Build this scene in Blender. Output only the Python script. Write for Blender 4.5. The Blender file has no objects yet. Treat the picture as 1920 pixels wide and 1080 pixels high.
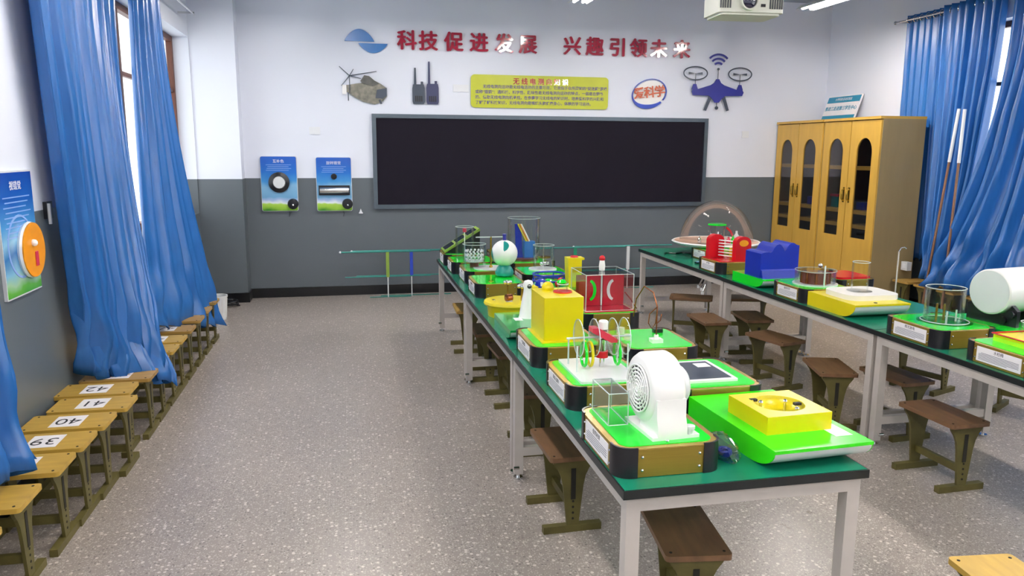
# classroom with radio and science exhibits
EXPO = 1.47
SKY = 1.25
LAMP = 55
import bpy, bmesh, math, random
from mathutils import Vector, Matrix, Quaternion
random.seed(7)
PI = math.pi
SC = bpy.context.scene
COL = SC.collection

# ---------------------------------------------------------------- camera, world, exposure
def make_camera():
    p, y, r = math.radians(10.1704), math.radians(11.8907), math.radians(0.2992)
    F = Vector((math.sin(y)*math.cos(p), math.cos(y)*math.cos(p), -math.sin(p)))
    R = Vector((math.cos(y), -math.sin(y), 0)); U = R.cross(F)
    R2 = R*math.cos(r) + U*math.sin(r); U2 = U*math.cos(r) - R*math.sin(r)
    cd = bpy.data.cameras.new('camera'); cam = bpy.data.objects.new('camera', cd); COL.objects.link(cam)
    cam.matrix_world = Matrix(((R2.x, U2.x, -F.x, 0), (R2.y, U2.y, -F.y, 0), (R2.z, U2.z, -F.z, 1.85), (0, 0, 0, 1)))
    cd.sensor_width = 36; cd.lens = 1440.4*36/1920; cd.clip_start = .05; cd.clip_end = 200
    SC.camera = cam
make_camera()
SC.view_settings.view_transform = 'Standard'; SC.view_settings.look = 'None'
SC.view_settings.exposure = EXPO; SC.view_settings.gamma = 1; SC.view_settings.use_curve_mapping = False
try:
    SC.cycles.use_denoising = True; SC.cycles.max_bounces = 8; SC.cycles.transparent_max_bounces = 24
    SC.cycles.caustics_reflective = False; SC.cycles.caustics_refractive = False; SC.cycles.sample_clamp_indirect = 6
except Exception: pass
W = bpy.data.worlds.new('sky'); SC.world = W; W.use_nodes = True
W.node_tree.nodes['Background'].inputs[0].default_value = (.95, .97, 1, 1)
W.node_tree.nodes['Background'].inputs[1].default_value = SKY

def portal(loc, rot, sx, sy):
    l = bpy.data.lights.new('window_daylight', 'AREA'); l.shape = 'RECTANGLE'; l.size = sx; l.size_y = sy
    l.cycles.is_portal = True
    o = bpy.data.objects.new('window_daylight', l); o.location = loc; o.rotation_euler = rot; COL.objects.link(o)
WIN_L = [(-3.4, -.4), (.2, 4.25), (5.35, 9.68)]
WIN_R = [(-3.4, .3), (1.0, 4.3), (4.7, 8.25)]
for a, b in WIN_L: portal((-2.02, (a+b)/2, 2.1), (0, -PI/2, 0), 2.0, b-a)
for a, b in WIN_R: portal((6.87, (a+b)/2, 2.15), (0, PI/2, 0), 2.1, b-a)

# ---------------------------------------------------------------- materials
def lin(h):
    if isinstance(h, str):
        h = h.lstrip('#'); c = [int(h[i:i+2], 16)/255 for i in (0, 2, 4)]
        return tuple((x/12.92 if x <= .04045 else ((x+.055)/1.055)**2.4) for x in c)
    return h
def N(m, t, **k):
    n = m.node_tree.nodes.new(t)
    for a, v in k.items():
        try: setattr(n, a, v)
        except Exception: n.inputs[a].default_value = v
    return n
def mk(name, col, rough=.5, metal=0, noise=0, nscale=8, bump=0, bscale=60, coat=0, emit=0, spec=.5, trans=0, stretch=None):
    m = bpy.data.materials.new(name); m.use_nodes = True
    b = m.node_tree.nodes['Principled BSDF']; L = m.node_tree.links.new
    c = lin(col); b.inputs['Base Color'].default_value = (*c, 1)
    b.inputs['Roughness'].default_value = rough; b.inputs['Metallic'].default_value = metal
    b.inputs['Specular IOR Level'].default_value = spec
    if coat: b.inputs['Coat Weight'].default_value = coat; b.inputs['Coat Roughness'].default_value = .08
    if emit:
        b.inputs['Emission Color'].default_value = (*c, 1); b.inputs['Emission Strength'].default_value = emit
    if noise or bump:
        tc = N(m, 'ShaderNodeTexCoord'); mp = N(m, 'ShaderNodeMapping')
        L(tc.outputs['Object'], mp.inputs[0])
        if stretch: mp.inputs['Scale'].default_value = stretch
    if noise:
        n = N(m, 'ShaderNodeTexNoise'); n.inputs['Scale'].default_value = nscale; n.inputs['Detail'].default_value = 5
        L(mp.outputs[0], n.inputs['Vector'])
        r = N(m, 'ShaderNodeValToRGB'); r.color_ramp.elements[0].position = .3; r.color_ramp.elements[1].position = .7
        r.color_ramp.elements[0].color = (*[x*(1-noise) for x in c], 1); r.color_ramp.elements[1].color = (*[min(1, x*(1+noise)) for x in c], 1)
        L(n.outputs['Fac'], r.inputs[0]); L(r.outputs[0], b.inputs['Base Color'])
    if bump:
        n = N(m, 'ShaderNodeTexNoise'); n.inputs['Scale'].default_value = bscale
        L(mp.outputs[0], n.inputs['Vector'])
        bu = N(m, 'ShaderNodeBump'); bu.inputs['Strength'].default_value = bump; bu.inputs['Distance'].default_value = .01
        L(n.outputs['Fac'], bu.inputs['Height']); L(bu.outputs[0], b.inputs['Normal'])
    return m
def mk_clear(name, tint=(.93, .97, .96), refl=.9, edge=.0):
    m = bpy.data.materials.new(name); m.use_nodes = True; nt = m.node_tree; nt.nodes.remove(nt.nodes['Principled BSDF'])
    out = [n for n in nt.nodes if n.type == 'OUTPUT_MATERIAL'][0]
    t = N(m, 'ShaderNodeBsdfTransparent'); t.inputs[0].default_value = (*tint, 1)
    g = N(m, 'ShaderNodeBsdfGlossy'); g.inputs['Roughness'].default_value = .03; g.inputs[0].default_value = (refl, refl, refl, 1)
    f = N(m, 'ShaderNodeLayerWeight'); f.inputs['Blend'].default_value = .22
    mx = N(m, 'ShaderNodeMixShader'); L = nt.links.new
    mt = N(m, 'ShaderNodeMath', operation='MULTIPLY_ADD'); mt.inputs[1].default_value = .38; mt.inputs[2].default_value = .012+edge
    L(f.outputs['Fresnel'], mt.inputs[0]); L(mt.outputs[0], mx.inputs[0]); L(t.outputs[0], mx.inputs[1]); L(g.outputs[0], mx.inputs[2]); L(mx.outputs[0], out.inputs[0])
    return m

M = {}
M['domeclear'] = mk_clear('dome_acrylic', (.985, .985, .985), .7)
M['clear'] = mk_clear('clear_acrylic', (.975, .985, .985)); M['glass'] = mk_clear('window_glass', (.96, .98, .98))
M['clear_edge'] = mk_clear('acrylic_edge', (.85, .92, .9), .9, .25)
M['cabglass'] = mk_clear('cabinet_glass', (.80, .80, .83), .6)
M['green'] = mk('green_acrylic', '#12dc2c', .12, noise=.06, nscale=3, coat=.3)
M['green2'] = mk('lime_board', '#35d80c', .25, noise=.05, nscale=3)
M['gold'] = mk('brushed_gold', '#917a2e', .32, .45, noise=.05, nscale=6, stretch=(1, 1, 30))
M['goldrim'] = mk('gold_trim', '#c9a75c', .25, .6, noise=.08)
M['blackp'] = mk('black_plastic', '#15161c', .28, noise=.2, nscale=5)
M['white'] = mk('white_plastic', '#ecebe9', .3, noise=.02)
M['paper'] = mk('white_paper', '#e9e6e8', .6, noise=.03, nscale=12)
M['ink'] = mk('grey_ink', '#6d6d7c', .7, noise=.1); M['inkb'] = mk('black_ink', '#1d1d22', .7, noise=.1)
M['tblgreen'] = mk('green_laminate', '#0f7558', .22, noise=.09, nscale=5)
M['tbledge'] = mk('black_edge', '#0c1416', .35, noise=.1)
M['steelw'] = mk('grey_white_paint', '#bdb6b0', .4, noise=.05, nscale=12)
M['chrome'] = mk('chrome', '#d8d8d8', .12, 1, noise=.03)
M['olive'] = mk('olive_metal', '#5a5328', .5, .1, noise=.2, nscale=12, bump=.05)
M['oliveslot'] = mk('dark_slot', '#1a1810', .8, noise=.1)
M['wood'] = mk('stool_wood', '#a3803f', .42, noise=.16, nscale=5, stretch=(6, 1.2, 6))
M['wood2'] = mk('stool_wood_brown', '#6e5036', .42, noise=.2, nscale=5, stretch=(6, 1.2, 6))
M['wood3'] = mk('stool_wood_yellow', '#b8953f', .42, noise=.12, nscale=5, stretch=(6, 1.2, 6))
M['yellow'] = mk('yellow_plastic', '#dac800', .3, noise=.04, nscale=4)
M['red'] = mk('red_plastic', '#c21220', .25, noise=.05); M['redglass'] = mk('red_acrylic', '#b80f2c', .12, noise=.05, coat=.5)
M['blue'] = mk('blue_plastic', '#0a279e', .3, noise=.06); M['teal'] = mk('teal_plastic', '#12857f', .3, noise=.08)
M['copper'] = mk('copper', '#9a5b3a', .25, .9, noise=.1); M['brass'] = mk('brass', '#b8963c', .22, .9, noise=.1)
M['brown'] = mk('brown_enamel', '#6a3326', .35, noise=.15); M['orange'] = mk('orange_plastic', '#e8940c', .35, noise=.08)
M['darkgrey'] = mk('dark_grey', '#2f3238', .45, noise=.1)
M['black'] = mk('black_board', '#18151f', .75, noise=.08, nscale=2, spec=.12)
M['alu'] = mk('board_frame', '#56626c', .35, .5, noise=.05)
M['beige'] = mk('projector_shell', '#cfcfc4', .4, noise=.03)
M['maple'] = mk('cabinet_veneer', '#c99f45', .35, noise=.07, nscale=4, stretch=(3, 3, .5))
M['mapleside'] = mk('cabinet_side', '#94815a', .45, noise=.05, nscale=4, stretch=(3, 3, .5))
M['maplein'] = mk('cabinet_inside', '#3a2f2a', .6, noise=.1)
M['signyel'] = mk('sign_yellow', '#b9bf2c', .35, noise=.05); M['signpur'] = mk('sign_navy', '#4a3f7c', .5, noise=.1)
M['slogan'] = mk('red_mirror_acrylic', '#a30d33', .06, noise=.05, spec=1.0, coat=1)
M['waveblue'] = mk('logo_blue', '#1f6db4', .3, noise=.06); M['navy'] = mk('navy_cutout', '#2c2f88', .35, noise=.06)
M['greyl'] = mk('dark_grey_cutout', '#3b4554', .4, noise=.05); M['camo'] = mk('camouflage', '#77756a', .5, noise=.45, nscale=18)
M['camo2'] = mk('camouflage_dark', '#4e4f4c', .5, noise=.4, nscale=14)
M['rub'] = mk('skirting_black', '#0b0c10', .3, noise=.2)
M['brownf'] = mk('brown_window_frame', '#5a3020', .5, noise=.15, nscale=10, stretch=(6, 6, 1))
M['windowwhite'] = mk('white_window_bar', '#c9c9c6', .4, noise=.03)
M['lamp'] = mk('lamp_tube', '#fff8f2', .4, emit=LAMP, noise=.0)
M['ceil'] = mk('ceiling_paint', '#98a3b1', .8, noise=.03, nscale=2)
M['logor'] = mk('logo_orange', '#c4572e', .4, noise=.08); M['tealsign'] = mk('sign_teal', '#1a86a8', .35, noise=.05)
M['ygreen'] = mk('mast_yellow_green', '#7d9a3c', .4, noise=.1); M['tgreen'] = mk('mast_green', '#1d8a63', .35, noise=.1)
M['tube'] = mk('antenna_tube_teal', '#2d7f77', .3, .3, noise=.12); M['mastblue'] = mk('mast_blue', '#2a45b0', .35, noise=.1)
M['pinebr'] = mk('brown_pole', '#7d5840', .45, noise=.12, nscale=6); M['bagm'] = mk_clear('plastic_bag', (.82, .86, .88), .95, .2)
M['panel'] = mk('solar_film', '#2f3b48', .12, noise=.35, nscale=9, coat=.6)
M['white2'] = mk('milk_white', '#d9dcde', .25, noise=.02); M['limey'] = mk('lime_yellow', '#b8e81a', .3, noise=.08)
M['pink'] = mk('pink_red', '#c8324a', .3, noise=.1)

def mk_wall(name):
    m = mk(name, '#d5dae2', .55); b = m.node_tree.nodes['Principled BSDF']; L = m.node_tree.links.new
    g = N(m, 'ShaderNodeNewGeometry'); s = N(m, 'ShaderNodeSeparateXYZ'); L(g.outputs['Position'], s.inputs[0])
    gt = N(m, 'ShaderNodeMath', operation='GREATER_THAN'); gt.inputs[1].default_value = 1.495; L(s.outputs['Z'], gt.inputs[0])
    n = N(m, 'ShaderNodeTexNoise'); n.inputs['Scale'].default_value = 1.3; n.inputs['Detail'].default_value = 6; L(g.outputs['Position'], n.inputs['Vector'])
    r1 = N(m, 'ShaderNodeValToRGB'); r1.color_ramp.elements[0].color = (*lin('#555d63'), 1); r1.color_ramp.elements[1].color = (*lin('#5f676d'), 1)
    r2 = N(m, 'ShaderNodeValToRGB'); r2.color_ramp.elements[0].color = (*lin('#dadfec'), 1); r2.color_ramp.elements[1].color = (*lin('#e2e6f2'), 1)
    L(n.outputs['Fac'], r1.inputs[0]); L(n.outputs['Fac'], r2.inputs[0])
    mx = N(m, 'ShaderNodeMix', data_type='RGBA'); L(gt.outputs[0], mx.inputs[0]); L(r1.outputs[0], mx.inputs[6]); L(r2.outputs[0], mx.inputs[7]); L(mx.outputs[2], b.inputs['Base Color'])
    mr = N(m, 'ShaderNodeMapRange'); mr.inputs[3].default_value = .32; mr.inputs[4].default_value = .7; L(gt.outputs[0], mr.inputs[0]); L(mr.outputs[0], b.inputs['Roughness'])
    return m
M['wall'] = mk_wall('wall_paint_two_tone')
def mk_floor():
    m = mk('terrazzo', '#8b8580', .3); b = m.node_tree.nodes['Principled BSDF']; L = m.node_tree.links.new
    g = N(m, 'ShaderNodeNewGeometry')
    col = None
    n = N(m, 'ShaderNodeTexNoise'); n.inputs['Scale'].default_value = 1.1; n.inputs['Detail'].default_value = 8; L(g.outputs['Position'], n.inputs['Vector'])
    r = N(m, 'ShaderNodeValToRGB'); r.color_ramp.elements[0].color = (*lin('#8d847d'), 1); r.color_ramp.elements[1].color = (*lin('#988f88'), 1)
    r.color_ramp.elements[0].position = .3; r.color_ramp.elements[1].position = .7
    L(n.outputs['Fac'], r.inputs[0]); col = r.outputs[0]
    for sc, th, c, dens in ((42, .34, '#cfc7c0', .22), (80, .38, '#b3aba4', .4), (60, .34, '#6f6863', .22), (150, .4, '#bdb5ae', .3)):
        v = N(m, 'ShaderNodeTexVoronoi'); v.inputs['Scale'].default_value = sc; L(g.outputs['Position'], v.inputs['Vector'])
        lt = N(m, 'ShaderNodeMath', operation='LESS_THAN'); lt.inputs[1].default_value = th; L(v.outputs['Distance'], lt.inputs[0])
        sx = N(m, 'ShaderNodeSeparateColor'); L(v.outputs['Color'], sx.inputs[0])
        l2 = N(m, 'ShaderNodeMath', operation='LESS_THAN'); l2.inputs[1].default_value = dens; L(sx.outputs[0], l2.inputs[0])
        mu = N(m, 'ShaderNodeMath', operation='MULTIPLY'); L(lt.outputs[0], mu.inputs[0]); L(l2.outputs[0], mu.inputs[1])
        mx = N(m, 'ShaderNodeMix', data_type='RGBA'); L(mu.outputs[0], mx.inputs[0]); L(col, mx.inputs[6]); mx.inputs[7].default_value = (*lin(c), 1)
        col = mx.outputs[2]
    L(col, b.inputs['Base Color'])
    mr = N(m, 'ShaderNodeMapRange'); mr.inputs[3].default_value = .22; mr.inputs[4].default_value = .42; L(n.outputs['Fac'], mr.inputs[0]); L(mr.outputs[0], b.inputs['Roughness'])
    return m
M['floor'] = mk_floor()
def mk_curtain(name):
    m = mk(name, '#3570bd', .27); b = m.node_tree.nodes['Principled BSDF']; L = m.node_tree.links.new
    out = [n for n in m.node_tree.nodes if n.type == 'OUTPUT_MATERIAL'][0]
    b.inputs['Sheen Weight'].default_value = .0; b.inputs['Sheen Roughness'].default_value = .3; b.inputs['Specular IOR Level'].default_value = .65
    tc = N(m, 'ShaderNodeTexCoord'); mp = N(m, 'ShaderNodeMapping'); mp.inputs['Scale'].default_value = (9, 9, 1.2); L(tc.outputs['Object'], mp.inputs[0])
    n = N(m, 'ShaderNodeTexNoise'); n.inputs['Scale'].default_value = 3; n.inputs['Detail'].default_value = 4; L(mp.outputs[0], n.inputs['Vector'])
    bu = N(m, 'ShaderNodeBump'); bu.inputs['Strength'].default_value = .08; bu.inputs['Distance'].default_value = .02; L(n.outputs['Fac'], bu.inputs['Height']); L(bu.outputs[0], b.inputs['Normal'])
    r = N(m, 'ShaderNodeValToRGB'); r.color_ramp.elements[0].color = (*lin('#1f5a9c'), 1); r.color_ramp.elements[1].color = (*lin('#2a70bb'), 1)
    L(n.outputs['Fac'], r.inputs[0]); L(r.outputs[0], b.inputs['Base Color'])
    t = N(m, 'ShaderNodeBsdfTranslucent'); t.inputs[0].default_value = (*lin('#3f86cf'), 1)
    mx = N(m, 'ShaderNodeMixShader'); mx.inputs[0].default_value = .12; L(b.outputs[0], mx.inputs[1]); L(t.outputs[0], mx.inputs[2]); L(mx.outputs[0], out.inputs[0])
    return m
M['curtain'] = mk_curtain('blue_satin')
def mk_poster(name, stops, h, axis='Z', wig=.03):
    # printed picture: bands of colour up the sheet (sky, haze, hill), local z from 0 to h
    m = mk(name, '#2a70c0', .25, coat=.4); b = m.node_tree.nodes['Principled BSDF']; L = m.node_tree.links.new
    tc = N(m, 'ShaderNodeTexCoord'); s = N(m, 'ShaderNodeSeparateXYZ'); L(tc.outputs['Object'], s.inputs[0])
    n = N(m, 'ShaderNodeTexNoise'); n.inputs['Scale'].default_value = 5; L(tc.outputs['Object'], n.inputs['Vector'])
    a = N(m, 'ShaderNodeMath', operation='MULTIPLY_ADD'); a.inputs[1].default_value = wig*4; L(n.outputs['Fac'], a.inputs[0]); L(s.outputs[axis], a.inputs[2])
    a2 = N(m, 'ShaderNodeMath', operation='SUBTRACT'); a2.inputs[1].default_value = wig*2; L(a.outputs[0], a2.inputs[0])
    d = N(m, 'ShaderNodeMath', operation='DIVIDE'); d.inputs[1].default_value = h; L(a2.outputs[0], d.inputs[0])
    r = N(m, 'ShaderNodeValToRGB'); e = r.color_ramp.elements
    while len(e) > 1: e.remove(e[-1])
    e[0].position = stops[0][0]; e[0].color = (*lin(stops[0][1]), 1)
    for p, c in stops[1:]:
        k = e.new(p); k.color = (*lin(c), 1)
    L(d.outputs[0], r.inputs[0]); L(r.outputs[0], b.inputs['Base Color'])
    return m
HILL = [(0, '#2f7f1e'), (.06, '#8fbf3a'), (.13, '#a9cf55'), (.16, '#dfe9ee'), (.22, '#9fb6dd'), (.28, '#6fa4cc'), (.5, '#7fb2d6'), (.6, '#3f8fd0'), (.78, '#1f6ac2'), (1, '#1c58b8')]
M['poster'] = mk_poster('poster_print', HILL, .62)
M['poster2'] = mk_poster('poster_print_large', [(0, '#3f9a2a'), (.07, '#5fae38'), (.12, '#9fc9a0'), (.2, '#7fb9dc'), (.32, '#2f72b4'), (.42, '#8cc4e6'), (.55, '#4a98d8'), (.75, '#1a5cb6'), (1, '#1444a4')], .66)

# ---------------------------------------------------------------- mesh builder
class MB:
    def __init__(s): s.bm = bmesh.new(); s.T = Matrix.Identity(4)
    def _v(s, c): return s.bm.verts.new(s.T @ Vector(c))
    def _f(s, vs):
        try: return s.bm.faces.new(vs)
        except ValueError: return None
    def box(s, x0, x1, y0, y1, z0, z1):
        v = [s._v(c) for c in ((x0,y0,z0),(x1,y0,z0),(x1,y1,z0),(x0,y1,z0),(x0,y0,z1),(x1,y0,z1),(x1,y1,z1),(x0,y1,z1))]
        for f in ((3,2,1,0),(4,5,6,7),(0,1,5,4),(1,2,6,5),(2,3,7,6),(3,0,4,7)): s._f([v[i] for i in f])
        return s
    def cyl(s, p0, p1, r0, r1=None, n=16, cap=True):
        r1 = r0 if r1 is None else r1
        p0, p1 = Vector(p0), Vector(p1); d = (p1-p0).normalized()
        a = d.orthogonal().normalized(); b = d.cross(a)
        A = [s._v(p0+(a*math.cos(t)+b*math.sin(t))*r0) for t in [2*PI*i/n for i in range(n)]]
        B = [s._v(p1+(a*math.cos(t)+b*math.sin(t))*r1) for t in [2*PI*i/n for i in range(n)]]
        for i in range(n): s._f([A[i], A[(i+1)%n], B[(i+1)%n], B[i]])
        if cap: s._f(A[::-1]); s._f(B)
        return s
    def lathe(s, prof, c=(0,0,0), axis=(0,0,1), n=32):
        # prof: list of (r, h) along axis
        d = Vector(axis).normalized(); c = Vector(c)
        a = Vector((1,0,0)) if abs(d.z) > .9 else d.orthogonal().normalized(); b = d.cross(a)
        rings = []
        for r, hh in prof:
            if r < 1e-5: rings.append([s._v(c+d*hh)])
            else: rings.append([s._v(c+d*hh+(a*math.cos(2*PI*i/n)+b*math.sin(2*PI*i/n))*r) for i in range(n)])
        for A, B in zip(rings, rings[1:]):
            for i in range(n):
                j = (i+1) % n
                q = [A[i % len(A)], A[j % len(A)], B[j % len(B)], B[i % len(B)]]
                u = []
                for x in q:
                    if x not in u: u.append(x)
                if len(u) > 2: s._f(u)
        return s
    def sph(s, c, r, n=20, sz=1):
        k = n//2
        return s.lathe([(r*math.sin(PI*i/k), -r*sz*math.cos(PI*i/k)) for i in range(k+1)], c, (0,0,1), n)
    def prism(s, poly, plane='xz', a=0, b=1):
        # poly 2D points; extruded along the remaining axis from a to b
        def P(u, v, w): return {'xz': (u, w, v), 'yz': (w, u, v), 'xy': (u, v, w)}[plane]
        A = [s._v(P(u, v, a)) for u, v in poly]; B = [s._v(P(u, v, b)) for u, v in poly]
        n = len(poly)
        for i in range(n): s._f([A[i], A[(i+1)%n], B[(i+1)%n], B[i]])
        s._f(A[::-1]); s._f(B)
        return s
    def tube(s, pts, r, n=8, close=False):
        pts = [Vector(p) for p in pts]; rings = []; prev = None
        for i, p in enumerate(pts):
            if close: d = pts[(i+1) % len(pts)]-pts[i-1]
            else: d = pts[min(i+1, len(pts)-1)]-pts[max(i-1, 0)]
            d.normalize()
            a = d.orthogonal().normalized() if prev is None else (prev-d*prev.dot(d)).normalized()
            prev = a; b = d.cross(a)
            rings.append([s._v(p+(a*math.cos(2*PI*k/n)+b*math.sin(2*PI*k/n))*r) for k in range(n)])
        prs = list(zip(rings, rings[1:])) + ([(rings[-1], rings[0])] if close else [])
        for A, B in prs:
            for k in range(n): s._f([A[k], A[(k+1)%n], B[(k+1)%n], B[k]])
        if not close: s._f(rings[0][::-1]); s._f(rings[-1])
        return s
    def build(s, name, mat, parent=None, smooth=35, bevel=0, loc=None, rot=None, props=None):
        if bevel:
            es = [e for e in s.bm.edges if len(e.link_faces) == 2 and e.calc_face_angle(0) > .6]
            bmesh.ops.bevel(s.bm, geom=es, offset=bevel, segments=2, affect='EDGES', clamp_overlap=True)
        bmesh.ops.recalc_face_normals(s.bm, faces=s.bm.faces)
        me = bpy.data.meshes.new(name); s.bm.to_mesh(me); s.bm.free()
        me.materials.append(M[mat] if isinstance(mat, str) else mat)
        if smooth: me.shade_smooth(); me.set_sharp_from_angle(angle=math.radians(smooth))
        o = bpy.data.objects.new(name, me); COL.objects.link(o)
        if parent: o.parent = parent
        if loc: o.location = loc
        if rot: o.rotation_euler = rot
        return o
def rrect(w, d, r, cx=0, cy=0, n=5):
    out = []
    for sx, sy, a0 in ((1, 1, 0), (-1, 1, 90), (-1, -1, 180), (1, -1, 270)):
        for i in range(n+1):
            a = math.radians(a0+90*i/n); out.append((cx+sx*(w/2-r)+r*math.cos(a), cy+sy*(d/2-r)+r*math.sin(a)))
    return out
def ell(rx, ry, cx=0, cy=0, n=32, a0=0, a1=360):
    return [(cx+rx*math.cos(math.radians(a0+(a1-a0)*i/n)), cy+ry*math.sin(math.radians(a0+(a1-a0)*i/n))) for i in range(n if a1-a0 >= 360 else n+1)]
def tag(o, label, cat, group=None):
    o['label'] = label; o['category'] = cat
    if group: o['group'] = group
    return o
def thing(name, label, cat, loc=(0,0,0), rz=0, group=None):
    o = bpy.data.objects.new(name, None); COL.objects.link(o); o.empty_display_size = .05
    o.location = loc; o.rotation_euler = (0, 0, rz); return tag(o, label, cat, group)
def struct(o): o['kind'] = 'structure'; return o
def text_mesh(body, size, extr=.001, off=0, align='CENTER', spacing=1, line=1):
    c = bpy.data.curves.new('lettering', 'FONT'); c.body = body; c.size = size; c.extrude = extr; c.offset = off
    c.align_x = align; c.align_y = 'CENTER'; c.space_character = spacing; c.space_line = line; c.resolution_u = 3
    o = bpy.data.objects.new('lettering', c); COL.objects.link(o)
    me = bpy.data.meshes.new_from_object(o.evaluated_get(bpy.context.evaluated_depsgraph_get()))
    bpy.data.objects.remove(o); bpy.data.curves.remove(c)
    return me
FACE = {'-y': (PI/2, 0, 0), '-x': (PI/2, 0, -PI/2), '+x': (PI/2, 0, PI/2), 'up': (0, 0, 0), 'up180': (0, 0, PI)}
def lettering(name, body, size, mat, parent, loc, face='-y', **k):
    me = text_mesh(body, size, **k); me.name = name; me.materials.clear(); me.materials.append(M[mat])
    o = bpy.data.objects.new(name, me); COL.objects.link(o)
    if parent: o.parent = parent
    o.location = loc; o.rotation_euler = FACE[face] if isinstance(face, str) else face
    return o
def thick_lettering(name, body, size, mat, loc, sh, extr):
    b_ = bmesh.new(); me = text_mesh(body, size, extr=extr)
    for dx, dy in ((0, 0), (sh, 0), (-sh, 0), (0, sh*.7), (0, -sh*.7)):
        k = len(b_.verts); b_.from_mesh(me); b_.verts.ensure_lookup_table()
        for v in b_.verts[k:]: v.co.x += dx; v.co.y += dy; v.co.z += .0002*(dx+dy*2)/sh
    b_.to_mesh(me); b_.free(); me.name = name; me.materials.clear(); me.materials.append(M[mat])
    o = bpy.data.objects.new(name, me); COL.objects.link(o); o.location = loc; o.rotation_euler = FACE['-y']
    return o
def copy_tree(o, parent=None):
    c = o.copy(); COL.objects.link(c); c.parent = parent
    for ch in list(o.children): copy_tree(ch, c)
    return c
# ================================================================= the room
XL, XR, YF, YB, ZC = -1.75, 6.6, 9.97, -3.9, 3.85
struct(MB().box(XL-.3, XR+.3, YB-.2, YF+.2, -.1, 0).build('floor', 'floor'))
struct(MB().box(XL-.3, XR+.3, YB-.2, YF+.2, ZC, ZC+.1).build('ceiling', 'ceil'))
struct(MB().box(XL-.3, XR+.3, YF, YF+.2, 0, ZC).build('wall_front', 'wall'))
struct(MB().box(XL-.3, XR+.3, YB-.2, YB, 0, ZC).build('wall_back', 'wall'))
def side_wall(name, x0, x1, wins, z0, z1):
    m = MB(); y = YB
    for a, b in wins:
        m.box(x0, x1, y, a, 0, ZC); m.box(x0, x1, a, b, 0, z0); m.box(x0, x1, a, b, z1, ZC); y = b
    m.box(x0, x1, y, YF, 0, ZC)
    struct(m.build(name, 'wall', smooth=0))
side_wall('wall_left', XL-.25, XL, WIN_L, 1.1, 3.1)
side_wall('wall_right', XR, XR+.25, WIN_R, 1.1, 3.2)
# square pillar that fills the corner left of the board
struct(MB().box(XL, -1.25, 9.7, YF, 0, ZC).build('pillar', 'wall', smooth=0, bevel=.008))
def window(n, xg, a, b, z0, z1, mat):
    w = thing_struct('window_%d' % n, (xg, (a+b)/2, z0))
    L = b-a; H = z1-z0; m = MB()
    m.box(-.03, .03, -L/2, L/2, 0, .06).box(-.03, .03, -L/2, L/2, H-.06, H).box(-.03, .03, -L/2, -L/2+.06, .06, H-.06).box(-.03, .03, L/2-.06, L/2, .06, H-.06)
    k = max(2, round(L/1.1))
    for i in range(1, k): m.box(-.025, .025, -L/2+L*i/k-.025, -L/2+L*i/k+.025, .06, H-.06)
    m.box(-.02, .02, -L/2+.06, L/2-.06, H*.7-.02, H*.7+.02)
    m.build('window_frame', mat, w)
    MB().box(-.003, .003, -L/2+.05, L/2-.05, .05, H-.05).build('window_pane', 'glass', w)
    return w
def thing_struct(name, loc):
    o = bpy.data.objects.new(name, None); COL.objects.link(o); o.location = loc; o['kind'] = 'structure'; return o
for i, (a, b) in enumerate(WIN_L): window(i+1, XL-.2, a, b, 1.1, 3.1, 'brownf')
for i, (a, b) in enumerate(WIN_R): window(i+4, XR+.2, a, b, 1.1, 3.2, 'brownf')
# skirtings
struct(MB().box(-1.25, XR, YF-.015, YF, 0, .12).build('baseboard_front', 'rub'))
struct(MB().box(XL, -1.235, 9.685, 9.7, 0, .12).box(-1.25, -1.235, 9.7, YF-.015, 0, .12).build('baseboard_pillar', 'rub', smooth=0))
struct(MB().box(XL, XL+.015, YB, 9.685, 0, .12).build('baseboard_left', 'rub'))
struct(MB().box(XR-.015, XR, YB, YF, 0, .12).build('baseboard_right', 'rub'))

# ================================================================= ceiling lamps
def lamp(x, y, label, group='ceiling tube lamps'):
    t = thing('ceiling_lamp', label, 'ceiling lamp', (x, y, 3.4), 0, group)
    m = MB().prism([(-.11, .035), (-.05, .085), (.05, .085), (.11, .035), (.105, .03), (.04, .075), (-.04, .075), (-.105, .03)], 'xz', -.65, .65)
    m.build('reflector', 'white', t, smooth=0)
    MB().cyl((-.05, -.61, .045), (-.05, .61, .045), .016, n=12).build('tube', 'lamp', t)
    MB().cyl((.05, -.61, .045), (.05, .61, .045), .016, n=12).build('tube', 'lamp', t)
    for sy in (-.4, .4): MB().cyl((0, sy, .08), (0, sy, ZC-3.4), .006, n=8).build('hanging_rod', 'white', t)
lamp(2.5, 7.83, 'white twin tube ceiling lamp whose end shows above the slogan characters')
lamp(5.12, 7.62, 'white twin tube ceiling lamp to the right of the projector')
for x, y in ((-.1, 7.8), (-.1, 4.6), (2.5, 1.4), (5.1, 4.4), (-.1, 1.4), (5.1, 1.4), (2.5, -1.8), (5.1, -1.8), (-.1, -1.8)):
    lamp(x, y, 'white twin tube ceiling lamp hanging above the picture')

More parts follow.
